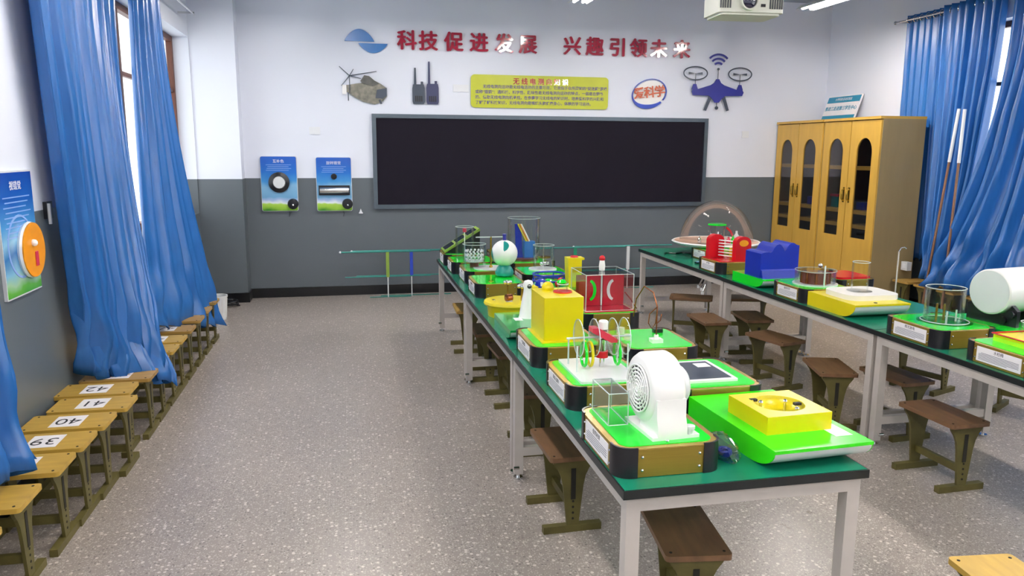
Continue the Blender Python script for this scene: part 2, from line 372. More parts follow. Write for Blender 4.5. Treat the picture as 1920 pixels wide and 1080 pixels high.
# projector
pj = thing('projector', 'beige ceiling projector with a dark round lens', 'projector', (2.24, 4.25, 2.615), math.radians(-4))
MB().prism(rrect(.385, .25, .03), 'xy', 0, .11).build('housing', 'beige', pj)
MB().prism(rrect(.35, .22, .02), 'xy', -.012, 0).build('base_tray', 'beige', pj)
MB().lathe([(.052, 0), (.052, .03), (.044, .03), (.04, .012), (0, .005)], (-.025, -.122, .06), (0, -1, 0)).build('lens_ring', 'beige', pj)
MB().lathe([(.042, .02), (.03, .026), (0, .03)], (-.025, -.122, .06), (0, -1, 0)).build('lens', mk('lens_glass', '#141028', .05, coat=1), pj)
MB().box(.05, .075, -.13, -.124, .03, .045).build('sensor_window', 'inkb', pj)
m = MB()
for i in range(6): m.box(.1+i*.014, .107+i*.014, -.13, -.124, .02, .1)
m.build('vent', 'darkgrey', pj)
m = MB()
for i in range(5): m.box(-.19+i*.014, -.183+i*.014, -.13, -.124, .02, .1)
m.build('side_vent', 'darkgrey', pj)
MB().cyl((0, 0, .11), (0, 0, ZC-2.615), .022).box(-.06, .06, -.06, .06, .12, .13).build('ceiling_pole', 'white', pj)

# ================================================================= front wall
bb = thing('blackboard', 'long black chalkboard with grey aluminium frame on the front wall', 'blackboard', (2.556, YF, 1.104))
hw, hh = 2.259, 1.184
MB().box(-hw+.02, hw-.02, -.03, -.005, .02, hh-.02).build('board_surface', 'black', bb)
MB().box(-hw, hw, -.045, 0, 0, .055).box(-hw, hw, -.045, 0, hh-.05, hh).box(-hw, -hw+.05, -.045, 0, .055, hh-.05).box(hw-.05, hw, -.045, 0, .055, hh-.05).build('frame', 'alu', bb, bevel=.004)
def wallp(x, z): return (x, YF-.012, z)
# slogan
chars = [('科', .75), ('技', 1.014), ('促', 1.335), ('进', 1.653), ('发', 1.975), ('展', 2.287), ('兴', 2.875), ('趣', 3.177), ('引', 3.491), ('领', 3.779), ('未', 4.063), ('来', 4.389)]
which = ['first character of the slogan, beside the blue wave emblem', 'second character of the slogan', 'third character of the slogan', 'fourth character of the slogan', 'fifth character of the slogan, caught by white lamp glare',
         'sixth character, last before the wide gap', 'seventh character, first after the wide gap', 'eighth character, second after the gap', 'ninth character, third after the gap', 'tenth character, above the round science emblem', 'eleventh character, next to last, half in glare', 'last character of the slogan, bright with glare']
for (ch, x), wl in zip(chars, which):
    o = thick_lettering('slogan_character', ch, .245, 'slogan', (x, YF-.02, 3.165), .0085, .012)
    tag(o, 'red glossy %s' % wl, 'wall lettering', 'red slogan characters')
# wave emblem
t = thing('wave_emblem', 'blue emblem of two half ellipses left of the slogan', 'wall emblem', wallp(.25, 3.15))
up = [(-.24+.475*(i/24), .0+ .14*math.sin(PI*min(1, (i/24))**.9)) for i in range(25)]
MB().prism([(-.257, .0)]+[(-.257+.36*i/24, .0+.145*math.sin(PI*i/24)**.75) for i in range(1, 24)]+[(.103, .0)], 'xz', -.01, 0).build('upper_half', 'waveblue', t, smooth=0)
MB().prism([(-.09+.355*i/24, -.02-.115*math.sin(PI*i/24)**.75) for i in range(0, 25)], 'xz', -.01, 0).build('lower_half', 'waveblue', t, smooth=0)
# helicopter cut-out
t = thing('helicopter_cutout', 'flat grey camouflage helicopter picture on the wall left of the radios', 'wall picture', wallp(.22, 2.6))
MB().prism([(-.2,.03),(-.12,.045),(-.02,.06),(.02,.1),(.12,.09),(.2,.05),(.27,.0),(.27,-.1),(.22,-.16),(.12,-.2),(-.02,-.17),(-.12,-.12),(-.2,-.06),(-.27,-.05),(-.27,.03)], 'xz', -.01, 0).build('fuselage', 'camo', t, smooth=0)
MB().prism([(-.05,.08),(.0,.15),(.06,.14),(.12,.09),(.18,.05),(.1,.02),(-.02,.05)], 'xz', -.018, -.01).build('engine_cover', 'camo2', t, smooth=0)
MB().prism([(.15,-.02),(.27,.0),(.27,-.09),(.22,-.13),(.13,-.12)], 'xz', -.018, -.01).build('cockpit_glass', 'greyl', t, smooth=0)
MB().box(-.27, -.22, -.018, -.01, -.08, .03).build('tail_box', 'white', t)
for dx, dz in ((.33, .06), (-.12, .11), (.05, .08), (-.1, -.12), (0, -.2), (.14, -.03)):
    MB().cyl((-.18, -.012, .14), (-.18+dx, -.012, .14+dz), .006, .004, n=6).build('rotor_blade', 'greyl', t)
MB().cyl((.18, -.012, -.14), (.2, -.012, -.19), .012, n=8).cyl((-.2, -.012, -.06), (-.2, -.012, -.16), .006, n=8).build('landing_gear', 'greyl', t)
# radios
for x, w, h2, ah, mt, lb in ((.885, .155, .24, .2, 'greyl', 'flat picture of a dark grey walkie-talkie, left and shorter one of two'), (1.06, .155, .25, .27, 'navy2', 'flat picture of a navy walkie-talkie, right and taller antenna of two')):
    if mt == 'navy2': M.setdefault('navy2', mk('navy_radio', '#34385c', .4, noise=.05))
    t = thing('radio_cutout', lb, 'wall picture', wallp(x, 2.415), 0, 'walkie-talkie pictures')
    MB().prism([(-w/2+.01,0),(w/2-.01,0),(w/2,.03),(w/2,h2-.05),(w/2-.01,h2),(-w/2+.01,h2),(-w/2,h2-.05),(-w/2,.03)], 'xz', -.012, 0).build('radio_body', mt, t, smooth=0)
    MB().prism([(-w/2+.02,h2),(-w/2+.05,h2),(-w/2+.045,h2+ah),(-w/2+.028,h2+ah)], 'xz', -.012, 0).build('antenna', mt, t, smooth=0)
    MB().box(w/2-.05, w/2-.02, -.012, 0, h2, h2+.035).build('knob', mt, t)
    m = MB()
    for i in range(4): m.box(-.045+i*.025, -.03+i*.025, -.016, -.012, .03, .1)
    m.build('speaker_grille', 'inkb', t)
# yellow board
t = thing('yellow_board', 'yellow rounded board of radio direction finding text on the front wall', 'wall board', wallp(2.462, 2.59))
MB().prism(rrect(1.83, .41, .05), 'xz', -.012, 0).build('board', 'signyel', t, smooth=0)
lettering('title', '无 线 电 测 向 知 识', .085, 'slogan', t, (.0, -.013, .125), '-y', extr=.001, off=.002)
lines = ['　　无线电测向运动是无线电活动的主要项目，它类似于众所周知的“捉迷藏”游戏', '或称“猎狐”：通科技、科学性、趣味性是无线电测向运动的特点，一般是在野外',
         '的、借助无线电测向机寻找，在参赛学习无线电的知识时，培养爱科学的兴趣和', '了解了解科技知识，无线电测向是锻炼头脑健康身心，体魄的学习运动。']
for i, s_ in enumerate(lines):
    lettering('text_line', s_, .049, 'signpur', t, (-.86, -.013, .055-.066*i), '-y', extr=.0005, off=.0008, align='LEFT')
# science emblem
t = thing('science_emblem', 'round emblem with orange characters inside a blue ring', 'wall emblem', wallp(3.955, 2.6))
m = MB(); n = 64; A = []; 
outer = []; inner = []
for i in range(n+1):
    a = math.radians(-58 - 350*i/n); th = .012+.05*max(0, math.sin(-a*1.0+.35-PI*0))**1.5 if False else .01+.045*max(0, math.cos(a+math.radians(115)))**1.6
    ca, sa = math.cos(a), math.sin(a)
    def R(u, v): r_ = math.radians(18); return (u*math.cos(r_)-v*math.sin(r_), u*math.sin(r_)+v*math.cos(r_))
    outer.append(R(.25*ca, .19*sa)); inner.append(R((.25-th)*ca, (.19-th)*sa))
for i in range(n): 
    q = [outer[i], outer[i+1], inner[i+1], inner[i]]
    m.prism(q, 'xz', -.012, 0)
bmesh.ops.remove_doubles(m.bm, verts=m.bm.verts, dist=.0005)
m.build('ring', 'navy3' if 'navy3' in M else M.setdefault('navy3', mk('ring_blue', '#1c3fae', .3, noise=.05)), t, smooth=0)
MB().prism(ell(.225, .165), 'xz', -.004, 0).build('disc', 'white', t, rot=(0, -math.radians(18), 0), smooth=0)
lettering('emblem_characters', '爱科学', .155, 'logor', t, (.0, -.016, .01), (PI/2, -math.radians(6), 0), extr=.004, off=.003, spacing=.88)
# drone
t = thing('drone_cutout', 'navy blue drone picture with two rotor rings and signal arcs', 'wall picture', (4.92, YF-.035, 2.64))
MB().prism([(-.37,.0),(-.35,-.045),(-.12,-.05),(-.06,-.1),(-.03,-.14),(.03,-.14),(.06,-.1),(.12,-.05),(.37,-.045),(.39,.0),(.37,.03),(.28,.035),(.1,.09),(.05,.12),(.02,.17),(-.02,.17),(-.05,.12),(-.1,.09),(-.28,.035),(-.36,.03)], 'xz', -.012, 0).build('body', 'navy', t, smooth=0)
for sx in (-1, 1):
    MB().prism([(sx*.33-.045,.03),(sx*.33+.045,.03),(sx*.33+.02,.1),(sx*.33-.02,.1)], 'xz', -.013, 0).build('motor_pod', 'navy', t, smooth=0)
    g = MB().tube([(sx*.325+.17*math.cos(a), -.008, .24+.085*math.sin(a)) for a in [2*PI*i/40 for i in range(40)]], .008, 6, True); g.build('rotor_ring', 'greyl', t)
    MB().cyl((sx*.325, -.008, .1), (sx*.325, -.008, .24), .005, n=6).prism([(sx*.325-.1,.255),(sx*.325,.238),(sx*.325+.1,.255),(sx*.325+.1,.225),(sx*.325,.238),(sx*.325-.1,.225)], 'xz', -.01, -.004).build('rotor_blade', 'greyl', t, smooth=0)
    MB().prism([(sx*.07,-.06),(sx*.12,-.06),(sx*.185,-.24),(sx*.15,-.25)], 'xz', -.01, 0).build('skid_leg', 'greyl', t, smooth=0)
MB().cyl((0, -.008, .17), (0, -.008, .29), .006, n=6).sph((0, -.01, .3), .018, 10).build('antenna', 'greyl', t)
for k in range(3):
    r0 = .06+.055*k
    a = [(r0*math.cos(math.radians(q)), .31+r0*math.sin(math.radians(q))) for q in range(45, 136, 9)]; b = [((r0+.025)*math.cos(math.radians(q)), .31+(r0+.025)*math.sin(math.radians(q))) for q in range(135, 44, -9)]
    MB().prism(a+b, 'xz', -.01, 0).build('signal_arc', 'navy', t, smooth=0)
MB().cyl((0, -.008, -.14), (0, -.008, -.19), .006, n=6).sph((0, -.01, -.21), .024, 12).build('camera_ball', 'greyl', t)
# two interactive boards
def hill_board(x0, x1, z0, z1, label, kind):
    t = thing('exhibit_board', label, 'wall board', (( x0+x1)/2, YF, z0), 0, 'blue interactive boards on the front wall'); w = x1-x0; hb = z1-z0
    MB().prism(rrect(w, hb, .025, 0, hb/2), 'xz', -.035, 0).build('backing', 'white2', t, smooth=0)
    MB().prism(rrect(w-.012, hb-.012, .02, 0, hb/2), 'xz', -.04, -.035).build('printed_sheet', 'poster', t, smooth=0)
    if kind == 'disc':
        lettering('title', '互补色', .045, 'paper', t, (0, -.0415, hb-.065), '-y', extr=.0005)
        MB().lathe([(.125, 0), (.125, .02), (.08, .03), (.075, .01)], (0, -.04, .355), (0, -1, 0)).build('dial_ring', 'blackp', t)
        MB().lathe([(.078, .012), (.07, .022), (0, .024)], (0, -.04, .355), (0, -1, 0)).build('dial_face', 'white2', t)
    else:
        lettering('title', '旋转错觉', .045, 'paper', t, (0, -.0415, hb-.075), '-y', extr=.0005)
        MB().lathe([(.037, 0), (.035, .02), (0, .022)], (0, -.04, .43), (0, -1, 0)).build('round_window', 'blackp', t)
        MB().box(-.19, .19, -.06, -.04, .2, .32).build('drum_window', 'blackp', t, bevel=.004)
        MB().cyl((-.175, -.062, .26), (.175, -.062, .26), .038, n=20).build('chrome_drum', 'chrome', t)
    for i in range(4):
        MB().box(-.15+.02*i % .03, .15-.03*(i % 2), -.0412, -.04, hb-.11-.022*i-(0 if kind == 'disc' else .012), hb-.104-.022*i-(0 if kind == 'disc' else .012)).build('text_line', 'paper2', t)
    k = MB().lathe([(.065, 0), (.065, .03), (.055, .045), (0, .048)], (.155, -.04, .09), (0, -1, 0)).build('crank_disc', 'blackp', t)
    MB().cyl((.16, -.085, .08), (.16, -.12, .08), .011).sph((.16, -.125, .08), .014, 10).build('crank_handle', 'chrome', k)
    MB().tube([(-.0+.1, -.01, 0), (.11, -.02, -.03), (.1, -.01, -.07)], .004, 6).build('cable', 'blackp', t)
M['paper2'] = mk('pale_blue_ink', '#7fa2dc', .6, noise=.05)
hill_board(-1.065, -.63, 1.09, 1.765, 'blue hill-print board with a black ring dial, beside the pillar', 'disc')
hill_board(-.405, .03, 1.085, 1.755, 'blue hill-print board with a chrome roller window, beside the blackboard', 'drum')
# little covers on the wall
for x, z, lb, wd in ((-.4, 2.075, 'white blank socket cover above the two blue boards', .13), (1.42, 2.62, 'white blank cover plate between radios and yellow board', .2), (5.39, 2.08, 'white blank cover plate right of the blackboard', .1)):
    t = thing('cover_plate', lb, 'cover plate', (x, YF, z)); MB().box(-wd/2, wd/2, -.012, 0, -.045, .045).build('plate', 'wallw', t, bevel=.003) if 'wallw' in M else None
    if not t.children:
        M['wallw'] = mk('socket_white', '#dfe2e8', .35, noise=.02); MB().box(-wd/2, wd/2, -.012, 0, -.045, .045).build('plate', 'wallw', t, bevel=.003)
    MB().box(-wd/2+.02, wd/2-.02, -.014, -.012, -.03, .03).build('inner_plate', 'wallw', t)
t = thing('wall_sensor', 'small white wall bracket low between blue board and blackboard', 'bracket', (.13, YF, 1.08))
MB().prism([(-.02, -.02), (.02, -.02), (0, .03)], 'xz', -.02, 0).build('bracket', 'wallw', t, smooth=0)
MB().box(-.025, .025, -.03, 0, -.03, -.02).build('foot', 'wallw', t)
# right wall sign
t = thing('laboratory_sign', 'white and teal printed sign high on the right wall above the cabinets', 'sign', (XR, 9.5, 2.35))
t.location = (XR-.135, 9.47, 2.262); t.rotation_euler = (0, .33, 0)
MB().box(-.02, 0, -.36, .36, 0, .35).build('panel', 'paper', t)
MB().box(-.022, -.02, -.35, .35, .25, .335).build('teal_band', 'tealsign', t); MB().box(-.022, -.02, -.35, .35, .01, .07).build('teal_band', 'tealsign', t)
lettering('sign_text', '推进三走进第三学生中心', .062, 'tealsign', t, (-.022, 0, .165), '-x', extr=.0008, off=.001)
lettering('band_text', '小学科技活动实验室', .04, 'paper', t, (-.0235, 0, .292), '-x', extr=.0005)
# left wall poster
t = thing('exhibit_poster', 'tall blue hill-print board with orange disc on the left wall', 'wall board', (XL, 4.54, 1.07))
MB().box(0, .018, -.225, .225, 0, .66).build('backing', 'white2', t, bevel=.004)
MB().box(.018, .02, -.219, .219, .008, .652).build('printed_sheet', 'poster2', t)
lettering('title', '视错觉', .05, 'paper', t, (.0205, 0, .58), '+x', extr=.0005)
for i in range(9): MB().box(.02, .0212, -.17+.02*(i % 2), .17-.03*(i % 3), .52-.026*i, .526-.026*i).build('text_line', 'paper2', t)
MB().lathe([(.15, 0), (.155, .012), (.15, .024)], (.02, .09, .23), (1, 0, 0)).build('disc_rim', 'white', t)
d = MB().lathe([(.149, .02), (.149, .03), (0, .032)], (.02, .09, .23), (1, 0, 0)).build('orange_disc', 'orange', t)
MB().box(.052, .055, .085, .125, .14, .22).build('red_mark', 'pink', d); MB().sph((.057, .07, .27), .02, 10).build('disc_knob', 'white', d)
MB().lathe([(.17, 0), (.17, .002), (.158, .003), (.158, 0)], (.02, .0, .26), (1, 0, 0)).build('printed_ring', 'paper2', t)
t = thing('light_switch', 'dark wall switch with white lever between poster and curtain', 'switch', (XL, 4.99, 1.49))
MB().box(0, .02, -.045, .045, -.05, .05).build('plate', 'blackp', t, bevel=.003); MB().box(.02, .035, -.035, -.02, -.08, .04).build('lever', 'wallw', t)
# ================================================================= curtains
def curtain(name, label, top0, top1, bot0, bot1, zt, zb, folds, amp, seed, flare=2.2, wall=-1, rod_x=None, group=None, swirl=.0, zb1=None, yexp=1.3):
    """top0/top1 and bot0/bot1 are (x, y) ends of the hem lines; folds run down the cloth."""
    rnd = random.Random(seed); t = thing(name, label, 'curtain', (top0[0], (top0[1]+top1[1])/2, zt), 0, group)
    NU, NV = folds*14, 44; zb1 = zb if zb1 is None else zb1
    ph = [rnd.uniform(-.9, .9) for _ in range(folds+1)]; am = [rnd.uniform(.55, 1.25) for _ in range(folds+1)]; dr = [rnd.uniform(-1, 1) for _ in range(folds+1)]
    bm = bmesh.new(); g = []
    for j in range(NV+1):
        v = j/NV; row = []
        fl = v**flare
        for i in range(NU+1):
            u = i/NU; k = u*folds; ki = min(folds-1, int(k)); fr = k-ki; fr = fr*fr*(3-2*fr)
            a = am[ki]*(1-fr)+am[ki+1]*fr; p = ph[ki]*(1-fr)+ph[ki+1]*fr; d_ = dr[ki]*(1-fr)+dr[ki+1]*fr
            tx = top0[0]+(top1[0]-top0[0])*u; ty = top0[1]+(top1[1]-top0[1])*u
            bx = bot0[0]+(bot1[0]-bot0[0])*u; by = bot0[1]+(bot1[1]-bot0[1])*u
            ub = u+.25/folds*d_*v
            x = tx+(bx-tx)*fl; y = ty+(by-ty)*(v**yexp)
            w = math.sin(2*PI*k+p*v*1.4); w2 = math.sin(2*PI*k*1.5+3*p+1.2*v)*(.2+.4*v)*.4
            A = amp*a*(1+.35*v)
            nx = A*(1.0-2.1*abs(math.sin(PI*k+p*v*.7))**.75+w2)
            sy = .3*A*math.cos(2*PI*k*1.0+p)*(.4+v)*.6
            # crumple near the hem
            cr = max(0, (v-.72)/.28)**1.5
            nx += cr*amp*.8*math.sin(7*v*6+5*u*folds+seed)*swirl; sy += cr*amp*.6*math.cos(5*v*7+3*u*folds)*swirl
            z = zt-(zt-(zb+(zb1-zb)*u))*v + cr*.02*math.sin(2*PI*k+seed)
            row.append(bm.verts.new((x+nx*(1 if wall < 0 else -1)-top0[0], y+sy-(top0[1]+top1[1])/2+d_*.03*v*v, z-zt)))
        g.append(row)
    for j in range(NV):
        for i in range(NU): bm.faces.new((g[j][i], g[j][i+1], g[j+1][i+1], g[j+1][i]))
    me = bpy.data.meshes.new('cloth'); bm.to_mesh(me); bm.free(); me.materials.append(M['curtain']); me.shade_smooth()
    o = bpy.data.objects.new('cloth', me); COL.objects.link(o); o.parent = t
    so = o.modifiers.new('solid', 'SOLIDIFY'); so.thickness = .004; so.offset = 0
    if rod_x is not None:
        for i in range(folds):
            y = top0[1]+(top1[1]-top0[1])*(i+.5)/folds-(top0[1]+top1[1])/2
            MB().tube([(rod_x-top0[0]+.03*math.cos(a), y, -.06+.03*math.sin(a)) for a in [2*PI*k/16 for k in range(16)]], .007, 6, True).build('eyelet_ring', 'chrome', t)
    return t
G_L = 'blue curtains along the left windows'; G_R = 'blue curtains along the right windows'
curtain('curtain', 'blue satin curtain at the left edge, its hem over the nearest numbered stools', (-1.6, 3.35), (-1.6, 3.86), (-1.50, 3.15), (-1.46, 3.66), 3.35, .44, 5, .035, 3, 3.0, -1, -1.6, G_L, .9, .44)
curtain('curtain', 'wide blue satin curtain right of the orange disc board, hem resting over the stools', (-1.6, 4.6), (-1.62, 6.27), (-1.66, 5.1), (-1.2, 5.42), 3.35, .46, 10, .045, 11, 2.0, -1, -1.6, G_L, .9, .27)
curtain('curtain', 'blue satin curtain beside the pillar, its hem near the white bin', (-1.6, 6.68), (-1.6, 7.5), (-1.5, 6.15), (-1.27, 7.75), 3.35, .50, 6, .04, 23, 2.0, -1, -1.6, G_L, .8, .16)
t = thing('curtain_rod', 'long metal curtain rod above the left windows', 'curtain rod', (-1.6, 4.4, 3.29))
MB().cyl((0, -2.5, 0), (0, 4.9, 0), .013).build('pole', 'chrome', t)
for y in (-2.4, 0.2, 2.3, 4.8): MB().box(-.15, .02, y-.01, y+.01, -.01, .01).build('bracket', 'chrome', t)
curtain('curtain', 'blue curtain panel behind the sticks and cabinet, nearest the corner sign', (6.55, 8.36), (6.55, 7.42), (6.55, 8.32), (6.55, 7.4), 3.44, .6, 9, .018, 31, 2.5, 1, 6.52, G_R, .5)
curtain('curtain', 'blue curtain hanging straight behind the two leaning poles', (6.47, 7.68), (6.47, 6.86), (6.36, 7.5), (6.28, 7.0), 3.44, .45, 7, .045, 47, 1.8, 1, 6.5, G_R, .8)
curtain('curtain', 'broad blue curtain sweeping down leftward onto the stools, cut by the right edge', (6.48, 6.72), (6.48, 5.4), (6.06, 7.12), (6.12, 5.1), 3.44, .44, 10, .06, 59, 1.9, 1, 6.5, G_R, 1.0, None, 2.6)
t = thing('curtain_rod', 'metal curtain rod above the right windows', 'curtain rod', (6.5, 5.0, 3.38))
MB().cyl((0, -3.5, 0), (0, 3.5, 0), .013).build('pole', 'chrome', t); MB().sph((0, 3.52, 0), .022, 10).build('end_knob', 'chrome', t)
for y in (-3.4, -.4, 3.45): MB().box(-.015, .1, y-.01, y+.01, -.01, .01).build('bracket', 'chrome', t)

# ================================================================= stools
def make_stool(wood='wood'):
    t = thing('stool', 'stool', 'stool')
    H = .40
    MB().prism(rrect(.25, .42, .018), 'xy', H-.022, H).build('seat', wood, t, bevel=.004, smooth=40)
    for s in (-1, 1):
        y0 = s*.165; y1 = y0+s*.014
        pr = [(-.108, H-.022), (.108, H-.022), (.1, H-.045), (.078, H-.075), (.062, H-.11), (.052, H-.16), (.03, .035), (-.03, .035), (-.052, H-.16), (-.062, H-.11), (-.078, H-.075), (-.1, H-.045)]
        f = MB().prism(pr, 'xz', min(y0, y1), max(y0, y1)).build('side_frame', 'olive', t, smooth=0)
        MB().box(-.012, .012, y1-.001*s if s > 0 else y1-.002, y1+.002 if s > 0 else y1+.001, H-.23, H-.07).build('adjusting_slot', 'oliveslot', f)
        m = MB()
        for k in range(4): m.cyl((0, y1, .07+.03*k), (0, y1+s*.002, .07+.03*k), .006, n=8)
        m.build('bolt_holes', 'oliveslot', f)
        MB().box(-.148, .148, y0-.018, y0+.018, 0, .036).build('foot_bar', 'olive', t, bevel=.004)
    MB().box(-.012, .012, -.165, .165, .1, .14).build('stretcher', 'olive', t)
    MB().box(-.09, .09, -.19, .19, H-.034, H-.022).build('seat_support', 'olive', t)
    m = MB()
    for sx in (-.1, .1):
        for sy in (-.18, .18): m.cyl((sx, sy, H), (sx, sy, H+.0015), .006, n=8)
    m.build('seat_screws', 'oliveslot', t)
    return t
protos = {}; NUMROT = PI/2
def stool(x, y, rot, label, group, wood='wood', num=None):
    if wood not in protos: t = protos[wood] = make_stool(wood)
    else: t = copy_tree(protos[wood])
    for ch in list(t.children):
        if ch.name.startswith('number_sheet'):
            for c in list(ch.children): bpy.data.objects.remove(c)
            bpy.data.objects.remove(ch)
    t.location = (x, y, 0); t.rotation_euler = (0, 0, math.radians(rot)); t['label'] = label; t['group'] = group
    if num:
        s = MB().box(-.085, .085, -.075, .075, .4005, .4016).build('number_sheet', 'paper', t, rot=(0, 0, 0))
        s.location = (0, -.0, 0)
        lettering('numerals', num, .13, 'inkb', s, (0, 0, .4022), (0, 0, NUMROT), extr=.0004, off=-.001)
    return t
GL = 'numbered stools lined along the left wall'
# rows along the left wall: long side across, numerals face the window
stool(-1.50, 5.23, 90, 'wall stool with a number sheet half under the wide curtain hem', GL, 'wood', '43')
stool(-1.55, 4.935, 90, 'wall stool numbered 42', GL, 'wood3', '42')
stool(-1.485, 4.645, 90, 'wall stool numbered 41', GL, 'wood3', '41')
stool(-1.52, 4.35, 90, 'wall stool numbered 40', GL, 'wood3', '40')
stool(-1.535, 4.055, 90, 'wall stool numbered 39', GL, 'wood3', '39')
stool(-1.545, 3.76, 90, 'wall stool numbered 38, its sheet partly under the left-edge curtain', GL, 'wood3', '38')
stool(-1.57, 3.40, 90, 'wall stool nearest the camera, seat half covered by the left-edge curtain', GL, 'wood3')
stool(-1.57, 3.0, 90, 'wall stool mostly hidden below the left-edge curtain hem', GL, 'wood3')
stool(-1.5, 5.56, 90, 'wall stool wholly behind the wide curtain hem, only its frame showing', GL, 'wood')
stool(-1.5, 5.9, 90, 'wall stool just beyond the wide curtain, without a visible number', GL, 'wood3')
stool(-1.5, 6.2, 90, 'wall stool beyond the wide curtain with a half hidden numeral sheet', GL, 'wood3', '46')
stool(-1.5, 6.56, 90, 'wall stool in the gap between the two curtains, farthest with a clear sheet', GL, 'wood', '47')
stool(-1.5, 6.95, 90, 'wall stool first under the curtain beside the pillar', GL, 'wood')
stool(-1.5, 7.35, 90, 'wall stool second under the curtain beside the pillar', GL, 'wood')
stool(-1.5, 7.75, 90, 'wall stool third under the curtain, closest to the white bin', GL, 'wood')
GA = 'stools under the centre tables'
stool(1.02, 3.56, 1, 'stool with bright worn seat edge left under the nearest centre table', GA, 'wood2')
stool(1.11, 4.52, 0, 'stool under the middle centre table, behind the double leg', GA, 'wood2')
stool(1.12, 5.42, 2, 'stool under the middle centre table, mostly behind its far legs', GA, 'wood2')
stool(1.07, 6.10, 0, 'stool under the far centre table, next to the double leg', GA, 'wood2')
stool(1.05, 7.0, -2, 'farthest stool under the left side of the centre tables', GA, 'wood')
stool(1.235, 2.59, -8, 'stool poking out below the front end of the nearest centre table', GA, 'wood2')
GR = 'brown stools in the aisle between the tables'
stool(3.36, 7.12, 62, 'aisle stool farthest back, turned sideways', GR, 'wood2')
stool(3.9, 7.0, 75, 'aisle stool half hidden behind the farthest one', GR, 'wood2')
stool(3.07, 6.14, -3, 'aisle stool behind the far table legs, left of a pair', GR, 'wood2')
stool(3.5, 6.16, -8, 'aisle stool just right of the far table legs', GR, 'wood2')
stool(3.28, 5.4, 14, 'aisle stool alone between the two pairs of table legs', GR, 'wood2')
stool(3.2, 4.56, -16, 'aisle stool left of the near table legs, seat turned askew', GR, 'wood2')
stool(3.52, 4.30, 4, 'aisle stool right behind the near table legs', GR, 'wood2')
stool(3.26, 3.58, 2, 'largest aisle stool, standing right of the near table legs', GR, 'wood2')
stool(2.19, 1.98, -6, 'yellowish stool cut by the bottom right corner of the picture', 'stool in the foreground', 'wood3')
GF = 'stools beyond the right tables'
stool(4.42, 5.1, 20, 'stool beyond the right tables whose two legs show under the table edge', GF, 'wood2')
stool(4.72, 4.42, 30, 'stool beyond the right tables cut by the picture edge', GF, 'wood2')
GW = 'stools along the right wall'
for i, (y, lb) in enumerate(((7.58, 'right wall stool beside the cabinet, seat top showing'), (7.24, 'right wall stool second from the cabinet, under the curtain sweep'), (6.9, 'right wall stool third from the cabinet, behind the clear drum'), (6.5, 'right wall stool fourth from the cabinet, behind the white cylinder'))):
    stool(6.34, y, 90, lb, GW, 'wood')

# ================================================================= tables
def make_table(w, l):
    t = thing('laboratory_table', 'table', 'table')
    MB().box(-w/2+.003, w/2-.003, -l/2+.003, l/2-.003, .722, .75).build('tabletop', 'tblgreen', t)
    e = .003
    MB().box(-w/2-e, -w/2+e, -l/2-e, l/2+e, .718, .7485).box(w/2-e, w/2+e, -l/2-e, l/2+e, .718, .7485).box(-w/2+e, w/2-e, -l/2-e, -l/2+e, .718, .7485).box(-w/2+e, w/2-e, l/2-e, l/2+e, .718, .7485).build('edge_band', 'tbledge', t, smooth=0)
    a, b = w/2-.015, l/2-.015
    MB().box(-a, a, -b, -b+.03, .665, .718).box(-a, a, b-.03, b, .665, .718).box(-a, -a+.03, -b+.03, b-.03, .665, .718).box(a-.03, a, -b+.03, b-.03, .665, .718).build('apron_frame', 'steelw', t, smooth=0)
    for sx in (-1, 1):
        for sy in (-1, 1):
            cx, cy = sx*(a-.025), sy*(b-.025)
            g = MB().box(cx-.025, cx+.025, cy-.025, cy+.025, .035, .665).build('leg', 'steelw', t, bevel=.005)
            MB().cyl((cx, cy, 0), (cx, cy, .012), .026).cyl((cx, cy, .012), (cx, cy, .04), .009).build('levelling_foot', 'chrome', g)
    for sy in (-1, 1):
        MB().box(-a+.05, a-.05, sy*(b-.025)-.018, sy*(b-.025)+.018, .14, .19).build('crossbar', 'steelw', t)
    MB().cyl((-a+.01, b-.12, .105), (-a-.02, b-.12, .105), .01).build('side_bolt', 'chrome', t)
    return t
AX0, AX1 = .849, 1.762
L = (7.787-2.236)/3
t0 = make_table(AX1-AX0-.006, L-.006)
for i, lb in enumerate(('nearest green-topped table of the centre row', 'middle green-topped table of the centre row', 'farthest green-topped table of the centre row')):
    t = t0 if i == 0 else copy_tree(t0)
    t.location = ((AX0+AX1)/2, 2.236+L*(i+.5), 0); t['label'] = lb; t['group'] = 'centre row tables'
LB = (8.243-2.1)/3
t1 = make_table(.9, LB-.006)
BY = [2.1+LB*(i+.5) for i in range(3)]
for i, lb in enumerate(('right row green-topped table cut by the picture edge', 'right row green-topped table between the two pairs of legs', 'right row green-topped table nearest the cabinets, carrying the dome')):
    t = t1 if i == 0 else copy_tree(t1)
    t.location = (3.655 if i < 2 else 3.665, BY[i], 0); t.rotation_euler = (0, 0, 0); t['label'] = lb; t['group'] = 'right row tables'

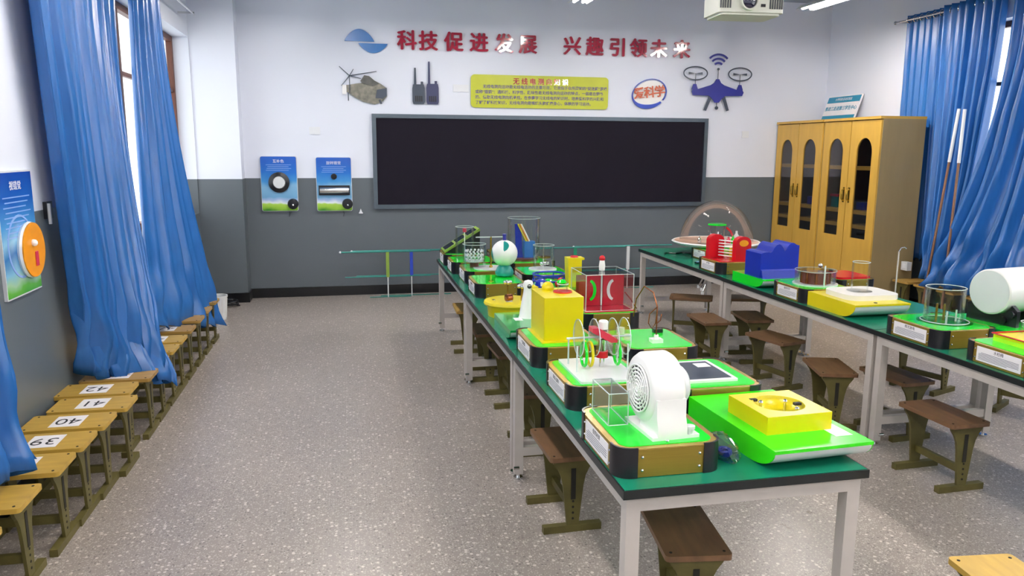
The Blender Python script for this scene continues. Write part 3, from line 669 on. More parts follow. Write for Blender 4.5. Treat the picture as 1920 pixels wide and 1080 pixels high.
# ================================================================= cabinets
def cabinet(y0, y1, label):
    w = y1-y0; t = thing('glass_door_cabinet', label, 'cabinet', (5.86, (y0+y1)/2, 0), 0, 'wooden cabinets on the right')
    D, H = .57, 2.25; h = w/2
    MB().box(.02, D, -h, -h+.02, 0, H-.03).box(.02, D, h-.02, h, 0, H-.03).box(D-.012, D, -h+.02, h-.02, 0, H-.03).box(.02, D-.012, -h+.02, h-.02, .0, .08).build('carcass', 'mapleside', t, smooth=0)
    MB().box(-.015, D+.005, -h, h, H-.03, H).build('top_board', 'maple', t, bevel=.003)
    MB().box(.03, D-.012, -.01, .01, .08, H-.03).build('partition', 'maplein', t)
    for z in (.95, 1.12, 1.64):
        MB().box(.03, D-.012, -h+.02, h-.02, z, z+.045).build('shelf', 'maple', t)
    for s in (-1, 1):
        c = s*h/2; dw = h-.012
        hx = .137; z0, z1 = .84, 1.84   # glazed opening, arched head
        y_a, y_b = c-dw/2+.0, c+dw/2
        pr = []
        dm = MB(); zb_, zt_ = .09, H-.04
        arch = [(hx*math.cos(math.radians(a)), z1+hx*1.25*math.sin(math.radians(a))) for a in range(0, 181, 12)]
        # door leaf built as panels around the opening
        dm.box(0, .02, y_a, c-hx, zb_, zt_).box(0, .02, c+hx, y_b, zb_, zt_).box(0, .02, c-hx, c+hx, zb_, z0)
        for k in range(len(arch)-1):
            p, q = arch[k], arch[k+1]
            dm.prism([(c+p[0], p[1]), (c+q[0], q[1]), (c+q[0], zt_), (c+p[0], zt_)], 'yz', 0, .02)
        bmesh.ops.remove_doubles(dm.bm, verts=dm.bm.verts, dist=.0004)
        d = dm.build('door', 'maple', t, smooth=0)
        MB().prism([(c-hx-.01, z0-.01), (c+hx+.01, z0-.01)]+[(c+p[0]*1.06, p[1]+.01) for p in arch], 'yz', .009, .013).build('pane', 'cabglass', d, smooth=0)
        hy = c-s*(dw/2-.045)
        MB().tube([(-.002, hy, 1.27), (-.028, hy, 1.29), (-.032, hy, 1.34), (-.028, hy, 1.39), (-.002, hy, 1.41)], .009, 8).build('handle', 'brass', d)
        MB().box(-.003, 0, hy-.016, hy+.016, 1.25, 1.43).build('handle_plate', 'brass', d)
    return t
cabinet(8.86, 9.93, 'maple cabinet with arched glass doors standing in the corner, papers on its shelf')
cabinet(7.76, 8.83, 'maple cabinet with arched glass doors, its tall side facing the room')
def shelf_item(name, label, cat, x, y, z, sx, sy, sz, mat):
    t = MB().box(-sx/2, sx/2, -sy/2, sy/2, 0, sz).build(name, mat, bevel=.006); t.location = (x, y, z); return tag(t, label, cat)
shelf_item('paper_stack', 'white papers standing behind the arched pane nearest the corner', 'papers', 6.1, 9.66, 1.685, .22, .16, .2, 'paper')
shelf_item('blue_box', 'small teal box on a cabinet shelf with a red lid above', 'box', 6.1, 8.72, 1.165, .2, .14, .13, 'teal')
shelf_item('red_book', 'red flat book lying on the teal box in the cabinet', 'book', 6.1, 8.72, 1.297, .22, .17, .03, 'pink')
shelf_item('orange_case', 'small orange case on the right cabinet shelf near its handle', 'box', 6.05, 8.02, 1.165, .14, .07, .12, 'orange')
shelf_item('dark_case', 'dark blue case lying on the cabinet shelf beside the orange case', 'box', 6.1, 8.25, 1.165, .2, .2, .09, 'blue')
shelf_item('book_pile', 'pile of blue and grey books in the corner cabinet', 'books', 6.1, 9.18, 1.165, .22, .24, .1, 'navy')

# ================================================================= antennas leaning by the front wall
def antenna(x, y, x0, x1, mats, label):
    t = thing('direction_antenna', label, 'antenna', (x, y, 0), 0, 'direction finding antennas standing by the front wall')
    MB().box(-.02, .02, -.012, .012, .26, .58).build('grip_mast', mats, t, bevel=.003)
    MB().cyl((0, 0, 0), (0, 0, .26), .007).build('lower_mast', 'white2', t)
    MB().cyl((x0-x, 0, .585), (x1-x, 0, .585), .011).build('top_element', 'tube', t)
    MB().cyl((x0-x+.05, .0, .268), (x1-x, 0, .268), .007).build('middle_element', 'tube', t)
    MB().cyl((x0-x+.35, 0, .007), (x1-x-.25, 0, .007), .006).build('floor_element', 'tube', t)
    MB().sph((x0-x, 0, .585), .016, 8).build('end_cap', 'white2', t)
antenna(.44, 9.72, -.14, .98, 'ygreen', 'direction antenna with a yellow-green mast, leftmost of four')
antenna(.745, 9.8, .0, 1.5, 'mastblue', 'direction antenna with a blue mast')
antenna(2.9, 9.72, 2.35, 3.6, 'tgreen', 'direction antenna with a green mast, seen between the table rows')
antenna(3.67, 9.8, 2.9, 4.3, 'white2', 'direction antenna with a white mast, beside the right table corner')
# bin, stand, sticks, socket
t = thing('waste_bin', 'small white ribbed waste bin at the end of the wall stools', 'bin', (-1.46, 8.75, 0))
MB().lathe([(0, 0), (.085, 0), (.105, .25), (.112, .25), (.112, .27), (.098, .27), (.08, .02), (0, .02)], n=28).build('bucket', 'white2', t)
m = MB()
for k in range(14):
    a = 2*PI*k/14; m.cyl((.087*math.cos(a), .087*math.sin(a), .02), (.105*math.cos(a), .105*math.sin(a), .24), .004, n=5)
m.build('ribs', 'white', t)
t = thing('black_cable_heap', 'small heap of black cable on the floor before the pillar', 'cable', (-1.42, 9.45, 0))
MB().tube([(.09*math.cos(a*1.3)*(1-.02*a), .06*math.sin(a*1.3), .012+.006*a) for a in [i*.35 for i in range(40)]], .012, 6).build('coil', 'blackp', t)
t = thing('chrome_stand', 'chrome tripod stand with splayed legs beyond the right tables', 'stand', (4.75, 9.35, 0))
for dx, dy in ((-.28, -.2), (-.1, .3), (.3, .0), (-.15, .1)):
    g = MB().cyl((0, 0, .55), (dx, dy, .02), .013).build('leg', 'chrome', t); MB().cyl((dx, dy, 0), (dx, dy, .04), .02).build('rubber_foot', 'white2', g)
MB().cyl((0, 0, .5), (0, 0, .72), .02).build('column', 'chrome', t); MB().lathe([(0, .72), (.15, .72), (.15, .74), (0, .74)]).build('seat_plate', 'darkgrey', t)
for y0, y1, zt, lb in ((7.16, 7.10, 2.30, 'white and brown pole leaning on the right curtain, left of two'), (6.86, 7.02, 2.29, 'white and brown pole leaning on the right curtain, right of two')):
    t = thing('long_pole', lb, 'pole', (6.09, y0, 0), 0, 'poles leaning on the right curtain')
    p0, p1 = Vector((0, 0, .004)), Vector((.17, y1-y0, zt)); mid = p0.lerp(p1, .76)
    MB().cyl(p0, mid, .013).build('brown_shaft', 'pinebr', t); MB().cyl(mid, p1, .017).build('white_sleeve', 'white2', t)
t = thing('wall_socket', 'white socket box low on the curtain beside the cabinet', 'socket', (6.3, 7.7, .5))
MB().box(-.03, .03, -.05, .05, 0, .1).build('housing', 'white2', t, bevel=.008); MB().box(-.034, -.03, -.025, .025, .025, .075).build('socket_face', 'wallw', t)
# ================================================================= science exhibits on the tables
TZ = .7501
def base_box(t, w=.385, d=.45, h=.105, card='-x', title='科学探究', lines=5, lid='green', rim=True):
    """gold sided box with black rounded corners and a green acrylic lid"""
    MB().prism(rrect(w, d, .055), 'xy', .002, h-.004).build('gold_case', 'gold', t, smooth=40)
    MB().prism(rrect(w+.002, d+.002, .056), 'xy', h-.004, h).build('gold_trim', 'goldrim', t, smooth=40)
    MB().prism(rrect(w-.045, d-.045, .04), 'xy', h, h+.003).build('lid', lid, t, smooth=40)
    R_ = .056
    for sx in (-1, 1):
        for sy in (-1, 1):
            cx, cy = sx*(w/2-R_), sy*(d/2-R_); out, inn = [], []
            base = {(1, 1): 0, (-1, 1): 90, (-1, -1): 180, (1, -1): 270}[(sx, sy)]
            ca = [math.radians(base+90*i/7) for i in range(8)]
            o_ = [(cx+(R_+.004)*math.cos(a), cy+(R_+.004)*math.sin(a)) for a in ca]
            i_ = [(cx+(R_-.004)*math.cos(a), cy+(R_-.004)*math.sin(a)) for a in ca]
            e0 = Vector((-math.sin(ca[0]), math.cos(ca[0])))*-.016; e1 = Vector((-math.sin(ca[-1]), math.cos(ca[-1])))*.016
            o_ = [(o_[0][0]+e0.x, o_[0][1]+e0.y)]+o_+[(o_[-1][0]+e1.x, o_[-1][1]+e1.y)]
            i_ = [(i_[0][0]+e0.x, i_[0][1]+e0.y)]+i_+[(i_[-1][0]+e1.x, i_[-1][1]+e1.y)]
            MB().prism(o_+i_[::-1], 'xy', 0, h+.0035).build('corner_guard', 'blackp', t, smooth=40)
    m = MB()
    for sx in (-1, 1):
        for z in (.028, h-.03): m.sph((sx*(w/2-.088), -d/2-.0005, z), .006, 8).sph((-w/2-.0005, sx*(d/2-.082), z), .005, 8)
    m.build('screws', 'chrome', t)
    if card:
        cw = d-.19; ch = h-.028
        c = MB().box(-w/2-.003, -w/2, -cw/2, cw/2, .014, .014+ch).build('label_card', 'paper', t)
        lettering('card_title', title, .021, 'inkb', c, (-w/2-.0032, 0, .014+ch-.014), '-x', extr=.0002)
        for i in range(lines):
            x0 = -cw/2+.014+(.015 if i == 0 else 0); x1 = cw/2-.012-(.07 if i == lines-1 else 0)
            z = .014+ch-.03-i*(ch-.036)/lines
            MB().box(-w/2-.0036, -w/2-.003, -x1, -x0, z-.0025, z).build('text_line', 'ink', c)
    return h+.003
def exhibit(name, label, cat, x, y, rz=0, group=None): return thing(name, label, cat, (x, y, TZ), math.radians(rz), group)
def clearbox(t, x0, x1, y0, y1, z0, z1, name='acrylic_cover', th=.003, bars=True, top=True):
    m = MB().box(x0, x1, y0, y0+th, z0, z1).box(x0, x1, y1-th, y1, z0, z1).box(x0, x0+th, y0+th, y1-th, z0, z1).box(x1-th, x1, y0+th, y1-th, z0, z1)
    if top: m.box(x0, x1, y0, y1, z1, z1+th)
    o = m.build(name, 'clear', t, smooth=0)
    if bars:
        e = MB(); r = .0022
        for x in (x0, x1):
            for y in (y0, y1): e.cyl((x, y, z0), (x, y, z1), r, n=5)
            e.cyl((x, y0, z1), (x, y1, z1), r, n=5).cyl((x, y0, z0), (x, y1, z0), r, n=5)
        for y in (y0, y1): e.cyl((x0, y, z1), (x1, y, z1), r, n=5).cyl((x0, y, z0), (x1, y, z0), r, n=5)
        e.build('cover_edges', 'edge', o)
    return o
M['edge'] = mk('acrylic_edge_white', '#c9d6d3', .2, noise=.03)
def clearcyl(t, c, r, z0, z1, name='acrylic_cylinder', top=False, rim=True, n=40):
    cx, cy = c
    pr = [(r, z0), (r, z1)] + ([(0, z1)] if top else [(r-.004, z1), (r-.004, z0)])
    o = MB().lathe(pr, (cx, cy, 0), n=n).build(name, 'clear', t)
    if rim: MB().tube([(cx+r*math.cos(a), cy+r*math.sin(a), z1) for a in [2*PI*k/n for k in range(n)]], .0025, 5, True).build('rim', 'edge', o)
    return o
def wedge(t, w, d, h, side='green2', under='white2', top=None):
    """tray with flat top, painted cheeks and a white underside that curls up at the front"""
    y0, y1 = -d/2, d/2
    cur = [(y0+.16*(1-math.sin(a)), (h-.012)*(1-math.cos(a))**1.0) for a in [PI/2*i/8 for i in range(9)]]
    pr = [(y1, 0)]+cur+[(y0, h-.012), (y1, h-.012)]
    MB().prism(pr, 'yz', -w/2+.004, w/2-.004).build('curved_tray', under, t, smooth=50)
    for s in (-1, 1): MB().prism(pr, 'yz', s*w/2-.004 if s > 0 else -w/2, w/2 if s > 0 else -w/2+.004).build('side_cheek', side, t, smooth=0)
    MB().box(-w/2, w/2, y0-.004, y1, h-.012, h).build('top_plate', top or side, t, bevel=.002)
    return h
GE = None
# ---- centre row -------------------------------------------------
# 1 blower
t = exhibit('blower_exhibit', 'large white blower fan exhibit on the nearest corner of the centre tables', 'science exhibit', 1.05, 2.55)
z = base_box(t, title='伯努利球')
MB().box(-.05, .13, -.165, .07, z, z+.012).build('foot_plate', 'white', t, bevel=.003)
zc = z+.15
g = MB().lathe([(0, 0), (.108, 0), (.12, .008), (.13, .025), (.13, .105), (.12, .122), (.108, .13), (0, .13)], (-.04, -.02, zc), (1, 0, 0), 48).build('fan_housing', 'white', t)
MB().prism([(-.15, zc-.01), (-.02, zc-.01), (-.02, z+.012), (-.165, z+.012), (-.165, z+.04), (-.152, z+.075)], 'yz', -.03, .082).build('air_outlet', 'white', t, bevel=.004)
gr = MB().lathe([(.088, 0), (.088, -.004), (.0, -.004)], (-.04, -.02, zc), (1, 0, 0), 40).build('intake_recess', 'darkgrey', g)
m = MB()
for k in range(1, 7): m.tube([(-.045, -.02+.014*k*math.cos(a)*1.02, zc+.014*k*math.sin(a)*1.02) for a in [2*PI*i/36 for i in range(36)]], .0042, 5, True)
for k in range(8):
    a = PI*k/8; m.cyl((-.045, -.02+.088*math.cos(a), zc+.088*math.sin(a)), (-.045, -.02-.088*math.cos(a), zc-.088*math.sin(a)), .0022, n=5)
m.build('intake_grille', 'white', g)
MB().lathe([(.07, 0), (.07, .035), (.06, .045), (0, .045)], (.09, -.02, zc), (1, 0, 0), 32).build('motor_cap', 'white2', t)
MB().cyl((.1, -.15, z), (.1, -.15, z+.03), .014).cyl((.1, -.15, z+.03), (.1, -.15, z+.04), .018).build('fixing_knob', 'white2', t)
for o_ in [c for c in t.children if c.name.split('.')[0] in ('fan_housing', 'air_outlet', 'motor_cap', 'foot_plate', 'fixing_knob')]:
    Rz = Matrix.Rotation(math.radians(4), 4, 'Z'); o_.matrix_local = Matrix.Translation((.02, -.04, 0)) @ Rz @ Matrix.Translation((-.03, .03, 0))
clearbox(t, -.15, -.075, .0, .19, z, z+.12)
MB().sph((.0, -.19, z+.004), .006, 8).build('lid_screw', 'chrome', t)
# 2 wedge with yellow bowl box
t = exhibit('bowl_exhibit', 'lime green tray exhibit with a square yellow bowl block, front right table corner', 'science exhibit', 1.585, 2.58, 3)
h = wedge(t, .40, .62, .085)
g = MB()
w2, hh_, r_ = .135, .068, .095
ring = ell(r_, r_, 0, 0, 32); 
bm_ = g.bm
sq = []
for i in range(32):
    a = 2*PI*i/32; cx, cy = math.cos(a), math.sin(a); k = w2/max(abs(cx), abs(cy)); sq.append((cx*k, cy*k))
T_ = Matrix.Translation((-.005, -.035, h)); g.T = T_
o0 = [g._v((x, y, 0)) for x, y in sq]; o1 = [g._v((x, y, hh_)) for x, y in sq]
rings = [[g._v((x*q, y*q, hh_-dz)) for x, y in ring] for q, dz in ((1, 0), (.95, .012), (.8, .03), (.5, .042), (.2, .046))]
ce = g._v((0, 0, hh_-.047))
for i in range(32):
    j = (i+1) % 32; g._f([o0[i], o0[j], o1[j], o1[i]]); g._f([o1[i], o1[j], rings[0][j], rings[0][i]])
    for A, B_ in zip(rings, rings[1:]): g._f([A[i], A[j], B_[j], B_[i]])
    g._f([rings[-1][i], rings[-1][j], ce])
g._f(o0[::-1])
yb = g.build('yellow_block', 'yellow', t, smooth=35)
clearcyl(yb, (-.005, -.035), .09, h+.058, h+.072, 'clear_dish', rim=False)
for a, b in ((.03, -.07), (-.06, .03), (.04, .02)): MB().cyl((-.005+a, -.035+b, h+.02), (-.005+a, -.035+b, h+.062), .006).sph((-.005+a, -.035+b, h+.066), .009, 8).build('steel_pin', 'chrome', yb)
for q_ in ((-.075, .03), (.065, -.05)): MB().box(q_[0]-.014, q_[0]+.014, q_[1]-.008, q_[1]+.008, h+.06, h+.0695).build('magnet', 'inkb', yb)
MB().box(.1, .17, -.24, -.06, h, h+.001).build('white_label', 'paper', t)
# cable bag
t = thing('cable_bag', 'clear plastic bag with blue cable coil between the blower and the lime tray', 'bag', (1.31, 2.56, TZ))
MB().tube([(.02*math.cos(a*1.7), -.12+.025*math.sin(a*1.7), .02+.007*math.sin(a*3)) for a in [i*.3 for i in range(40)]], .007, 6).build('cable_coil', 'blue', t)
bmx = MB().lathe([(0, 0), (.038, .002), (.046, .025), (.036, .055), (.016, .075), (0, .077)], (0, -.1, 0), n=18)
for v in bmx.bm.verts:
    v.co.y = -.1+(v.co.y+.1)*2.6; v.co += Vector((random.uniform(-1, 1), random.uniform(-1, 1), random.uniform(0, 1)))*.005
bmx.build('bag_film', 'bagm', t, smooth=10)
MB().tube([(-.02, .0, .02), (-.01, .06, .03), (.02, .1, .01), (-.01, .14, .02), (.015, .18, .03)], .006, 6).build('black_plug_lead', 'blackp', t)
# 3 acrylic ring apparatus
t = exhibit('ring_coaster_exhibit', 'gold box exhibit with white plate and clear upright discs with coloured rings', 'science exhibit', 1.085, 3.245)
z = base_box(t, title='同自己握手')
MB().prism(rrect(.27, .38, .01), 'xy', z, z+.01).build('white_plate', 'white2', t, bevel=.002)
for x, cm in ((-.06, 'green'), (-.03, 'yellow'), (.1, 'green')):
    MB().tube([(x, .02+.045*math.cos(a), z+.075+.055*math.sin(a)) for a in [2*PI*i/28 for i in range(28)]], .007, 8, True).build('coloured_ring', cm, t)
for x in (-.085, -.01, .08, .135):
    MB().lathe([(.0, 0), (.085, 0), (.085, .004), (0, .004)], (x, .03, z+.15), (1, 0, 0), 32).build('clear_disc', 'clear', t)
    MB().tube([(x+.002, .03+.085*math.cos(a), z+.15+.085*math.sin(a)) for a in [2*PI*i/32 for i in range(32)]], .0022, 5, True).build('disc_rim', 'edge', t)
MB().cyl((-.14, .03, z+.15), (.17, .03, z+.15), .005, n=8).build('axle', 'edge', t)
for x, y in ((-.11, -.04), (-.11, .1), (.13, -.04), (.13, .1)): MB().cyl((x, y, z+.01), (x, y, z+.13), .004, n=8).build('clear_post', 'edge', t)
MB().prism([(-.03, z+.2), (.0, z+.2), (.09, z+.145), (.09, z+.13), (.06, z+.13), (-.03, z+.18)], 'xz', -.01, .05).build('red_arm', 'pink', t)
MB().lathe([(.022, 0), (.022, .035), (.018, .04), (0, .04)], (.03, .02, z+.19)).build('white_cap', 'white', t)
MB().lathe([(.028, 0), (.028, .03), (0, .03)], (.03, .03, z+.055)).build('red_spool', 'red', t)
MB().cyl((.03, .03, z+.01), (.03, .03, z+.06), .012).cyl((.03, .03, z+.085), (.03, .03, z+.14), .02).build('steel_spindle', 'chrome', t)
# 4 solar panel
t = exhibit('solar_panel_exhibit', 'gold box exhibit with a flat dark framed panel behind the blower', 'science exhibit', 1.525, 3.13, 0)
z = base_box(t, .415, .46, title='太阳能')
MB().prism(rrect(.25, .31, .008), 'xy', z, z+.01).build('white_frame', 'white', t, bevel=.002).location = (-.005, -.0, 0)
MB().box(-.11, .1, -.13, .13, z+.0102, z+.0115).build('dark_panel', 'panel', t)
MB().box(.02, .085, .04, .1, z+.0117, z+.013).build('white_tag', 'paper', t)
# 5 yellow tower
t = exhibit('yellow_tower_exhibit', 'tall yellow square block exhibit with a red cup ring on top, middle of the row', 'science exhibit', 1.085, 3.92)
z = base_box(t, .385, .46, title='气流投篮')
MB().box(-.13, .11, -.15, .19, z, z+.005).build('yellow_foot', 'yellow', t)
MB().prism(rrect(.215, .30, .008, -.005, .03), 'xy', z+.005, z+.235).build('yellow_block', 'yellow', t, bevel=.003)
zt = z+.235
MB().lathe([(.052, 0), (.052, .006), (.046, .006), (.044, .002), (0, .002)], (.03, .04, zt)).build('red_ring', 'red', t)
clearcyl(t, (.03, .04), .03, zt, zt+.045, 'clear_cup')
MB().lathe([(.02, 0), (.028, .006), (.015, .02), (0, .022)], (.03, .06, zt+.045)).build('green_cap', 'green', t)
MB().sph((-.03, .13, zt+.01), .035, 14).build('yellow_dome', 'yellow', t)
MB().sph((.04, .13, zt+.05), .015, 8).build('red_bead', 'red', t)
# 6 copper pendulum
t = exhibit('copper_wire_exhibit', 'green topped box exhibit with bent copper wire rods behind the ring exhibit', 'science exhibit', 1.555, 3.79)
z = base_box(t, .385, .45, title='电磁秋千')
MB().box(-.03, .03, -.12, -.07, z, z+.02).cyl((0, -.095, z+.02), (0, -.095, z+.04), .012).build('white_post_base', 'white', t)
MB().tube([(0, -.095, z+.03), (0, -.095, z+.19), (-.01, -.06, z+.26), (-.03, .02, z+.28), (-.05, .08, z+.2), (-.055, .1, z+.1)], .0035, 6).build('copper_rod', 'copper', t)
MB().tube([(0, -.095, z+.19), (-.035, -.08, z+.15), (-.04, -.08, z+.1), (-.02, -.08, z+.07), (0, -.08, z+.1), (0, -.095, z+.17)], .003, 6).build('copper_loop', 'copper', t)
MB().tube([(0, -.095, z+.1), (.03, -.07, z+.11), (.045, -.05, z+.14)], .003, 6).build('copper_hook', 'copper', t)
MB().cyl((-.12, .12, z), (-.12, .12, z+.035), .022).build('white_cap', 'white2', t); MB().cyl((-.13, -.02, z), (-.13, -.02, z+.03), .02).build('white_cap', 'white2', t)
MB().box(.07, .12, .1, .13, z, z+.02).build('black_block', 'blackp', t)
# 7 green tray + swan neck
t = exhibit('goose_neck_exhibit', 'dark green tray exhibit with a tall white cone neck beside the yellow drum', 'science exhibit', 1.07, 4.5)
M['greentr'] = mk('dark_green_acrylic', '#17a04c', .15, noise=.06, coat=.4); h = wedge(t, .37, .5, .07, 'greentr')
MB().box(-.1, -.05, -.0, .08, h, h+.001).build('white_label', 'paper', t)
MB().lathe([(.06, 0), (.056, .01), (.042, .1), (.03, .16), (.028, .18), (.034, .205), (.025, .23), (0, .238)], (.0, .09, h)).build('white_neck', 'white', t)
MB().lathe([(.022, 0), (.0, .04)], (.025, .075, h+.19), (.8, -.4, .1)).build('yellow_beak', 'yellow', t)
MB().lathe([(.012, 0), (.014, .002), (0, .004)], (.0, .06, h+.2), (0, -1, 0)).build('grey_eye', 'darkgrey', t)
# 8 yellow drum
t = exhibit('yellow_drum_exhibit', 'round yellow drum exhibit with chrome balls on posts', 'science exhibit', 1.04, 5.0)
MB().lathe([(0, 0), (.15, 0), (.155, .075), (0, .075)], n=40).build('drum_side', 'yellow', t)
MB().lathe([(0, .075), (.175, .075), (.18, .085), (.175, .1), (.16, .104), (0, .1)], n=40).build('drum_lid', 'yellow', t)
MB().lathe([(.024, -.02), (.024, .02), (.0, .02)], (-.02, -.06, .13), (1, .3, 0)).cyl((-.04, -.066, .13), (-.045, -.067, .13), .022).build('copper_reel', 'copper', t)
MB().box(-.04, .0, -.075, -.045, .1, .115).build('reel_stand', 'steelw', t)
for x, y, hh_ in ((.0, .08, .1), (.07, -.04, .09), (.1, .05, .08)):
    p = MB().cyl((x, y, .1), (x, y, .1+hh_), .005).build('post', 'brass', t)
    for k in range(4): MB().sph((x+.018*math.cos(k*1.57), y+.018*math.sin(k*1.57), .11+hh_), .014, 10).build('steel_ball', 'chrome', p)
MB().cyl((-.11, .02, .1), (-.11, .02, .104), .012).build('black_socket', 'inkb', t)
# 9 red panels in acrylic box
t = exhibit('red_panel_exhibit', 'clear box exhibit holding red panels with crescent slots and a red tipped finial', 'science exhibit', 1.565, 4.64)
z = base_box(t, .385, .43, title='窥视无穷')
MB().box(-.16, .16, -.17, .17, z, z+.008).build('red_floor', 'redglass', t)
clearbox(t, -.155, .155, -.165, .165, z+.008, z+.235)
for s in (-1, 1):
    p = MB().box(.01, .15, -.002, .002, z+.01, z+.21).build('red_panel', 'redglass', t, rot=(0, 0, math.radians(0 if s > 0 else 180)))
    cr = [(.08+.045*math.cos(math.radians(a)), z+.11+.07*math.sin(math.radians(a))) for a in range(100, 261, 16)]
    c2 = [(.085+.03*math.cos(math.radians(a)), z+.11+.055*math.sin(math.radians(a))) for a in range(260, 99, -16)]
    MB().prism(cr+c2, 'xz', -.0045, .0045).build('crescent', 'white2' if s > 0 else 'green', p, smooth=0)
MB().box(-.15, .15, .07, .074, z+.01, z+.2).build('red_back_panel', 'redglass', t)
MB().cyl((0, 0, z+.01), (0, 0, z+.235), .006).build('centre_post', 'edge', t)
MB().lathe([(.018, 0), (.02, .03), (.016, .06), (.014, .065)], (0, 0, z+.238)).build('white_finial', 'white', t); MB().sph((0, 0, z+.315), .02, 12).build('red_knob', 'red', t)
MB().tube([(.16, .0, z+.09), (.17, -.08, z+.06), (.18, -.16, z+.015)], .004, 6).build('copper_lead', 'copper', t)
# 10 yellow pillar with blue oval track
t = exhibit('oval_track_exhibit', 'slim yellow pillar exhibit with a blue oval track', 'science exhibit', 1.50, 5.5)
z = base_box(t, .4, .45, title='锥体上滚')
MB().prism([(.06, z), (.155, z), (.155, z+.2), (.175, z+.2), (.175, z+.215), (.05, z+.215)], 'xz', -.13, -.03).build('yellow_pillar', 'yellow', t, bevel=.002)
MB().lathe([(.03, 0), (.026, .012), (0, .014)], (.11, -.08, z+.215)).build('red_cap', 'red', t)
for zz in (.03, .075):
    MB().tube([(-.05+.12*math.cos(a), .04+.11*math.sin(a), z+zz) for a in [2*PI*i/36 for i in range(36)]], .008, 8, True).build('blue_rail', 'blue', t)
for a in range(0, 360, 60): MB().cyl((-.05+.12*math.cos(math.radians(a)), .04+.11*math.sin(math.radians(a)), z), (-.05+.12*math.cos(math.radians(a)), .04+.11*math.sin(math.radians(a)), z+.075), .005, n=8).build('rail_post', 'blue', t)
b = MB().lathe([(.04, 0), (.045, .02), (.04, .05), (.02, .065), (0, .067)], (-.15, -.12, z)).build('blue_head', 'blue', t)
MB().box(-.165, -.145, -.168, -.163, z+.02, z+.05).build('white_mark', 'white', b)
MB().lathe([(.05, 0), (.04, .03), (.01, .04), (0, .04)], (-.05, .03, z)).build('green_hub', 'green', t)
MB().sph((-.02, -.1, z+.02), .022, 10).build('red_ball', 'red', t)
def leaf_patch(c, n_, r, la, lb):
    n_ = n_.normalized(); u = Vector((0, 0, 1)).cross(n_).normalized(); v = n_.cross(u); m = MB(); rows = []
    for i in range(9):
        s_ = -1+2*i/8; row = []
        for j in range(5):
            w_ = (-1+2*j/4)*lb*math.sqrt(max(.0, 1-s_*s_))+.15*(1-s_*s_); row.append(m._v(c+(n_+v*math.tan(s_*la)+u*math.tan(w_)).normalized()*r))
        rows.append(row)
    for A, B_ in zip(rows, rows[1:]):
        for j in range(4): m._f([A[j], A[j+1], B_[j+1], B_[j]])
    return m
# 11 globe
t = exhibit('white_globe_exhibit', 'white ball with teal leaf marks on a teal vase, left side of the centre row', 'science exhibit', 1.1, 5.83)
z = base_box(t, .385, .45, title='光的路径')
MB().lathe([(.055, 0), (.07, .01), (.075, .035), (.06, .07), (.045, .09), (0, .09)], (.09, .12, z)).build('teal_vase', 'teal', t)
gl = MB().sph((.09, .12, z+.185), .105, 32).build('white_ball', 'white', t)
for a, b_ in ((2.3, .75), (.95, -.15), (4.2, .2)):
    c = Vector((.09, .12, z+.185)); n_ = Vector((math.cos(a+2.2)*math.cos(b_), math.sin(a+2.2)*math.cos(b_), math.sin(b_))).normalized()
    leaf_patch(c, n_, .1062, .5, .2).build('teal_leaf', 'teal', gl)
MB().lathe([(.016, 0), (.012, .03), (.018, .05), (0, .055)], (.09, .12, z+.287)).build('dark_stem', 'navy', gl)
MB().box(-.08, -.04, -.12, -.09, z, z+.004).build('brass_plate', 'brass', t)
# 12 bead cylinder
t = exhibit('glass_pane_exhibit', 'clear cylinder exhibit with stacked white beads and a brass rod stand', 'science exhibit', 1.12, 6.45)
z = base_box(t, .4, .45, title='神奇手')
clearcyl(t, (-.09, .02), .1, z, z+.2)
m = MB()
for k in range(3):
    rr = .075
    for i in range(14):
        a = 2*PI*i/14; m.sph((-.09+rr*math.cos(a), .02+rr*math.sin(a), z+.07+.035*k), .011, 6)
m.build('white_beads', 'white2', t)['kind'] = 'stuff'
MB().lathe([(.08, .05), (.08, .058), (0, .058)], (-.09, .02, z)).lathe([(.082, .095), (.082, .1), (.06, .1)], (-.09, .02, z)).build('bead_tray', 'edge', t)
MB().cyl((-.09, .02, z), (-.09, .02, z+.05), .04).build('copper_foot', 'brown', t)
MB().lathe([(0, 0), (.15, 0), (.15, .006), (0, .006)], (.04, -.06, z)).build('white_disc', 'white2', t)
MB().cyl((.04, -.06, z), (.04, -.06, z+.27), .008).sph((.04, -.06, z+.012), .016, 10).build('brass_rod', 'brass', t)
MB().box(-.09, .14, -.066, -.054, z+.262, z+.27).build('clear_arm', 'edge', t)
# 13, 14 far boxes
t = exhibit('pin_exhibit', 'clear cylinder exhibit with a pink topped pin, second from the far end', 'science exhibit', 1.08, 6.97)
z = base_box(t, .4, .42, title='磁力转盘')
clearcyl(t, (-.06, .0), .085, z, z+.3); MB().cyl((-.06, 0, z), (-.06, 0, z+.25), .004, n=8).build('white_pin', 'white', t); MB().cyl((-.06, 0, z+.25), (-.06, 0, z+.285), .017).build('pink_head', 'pink', t)
t = exhibit('tilted_panel_exhibit', 'tilted black and olive panel exhibit at the far left end of the centre row', 'science exhibit', 1.07, 7.5)
z = base_box(t, .4, .44, title='太阳能电池')
MB().prism([(-.18, z), (.16, z), (.16, z+.21)], 'xz', -.12, .12).build('black_wedge', 'blackp', t, smooth=0)
g = MB().prism([(-.185, z+.004), (.165, z+.22), (.155, z+.24), (-.195, z+.024)], 'xz', -.13, .13).build('olive_panel', 'ygreen', t, smooth=0)
for k in range(3): MB().prism([(-.18+.11*k, z+.034+.068*k), (-.09+.11*k, z+.0895+.068*k), (-.091+.11*k, z+.0915+.068*k), (-.181+.11*k, z+.036+.068*k)], 'xz', -.1, .1).build('solar_cell', 'panel', g, smooth=0)
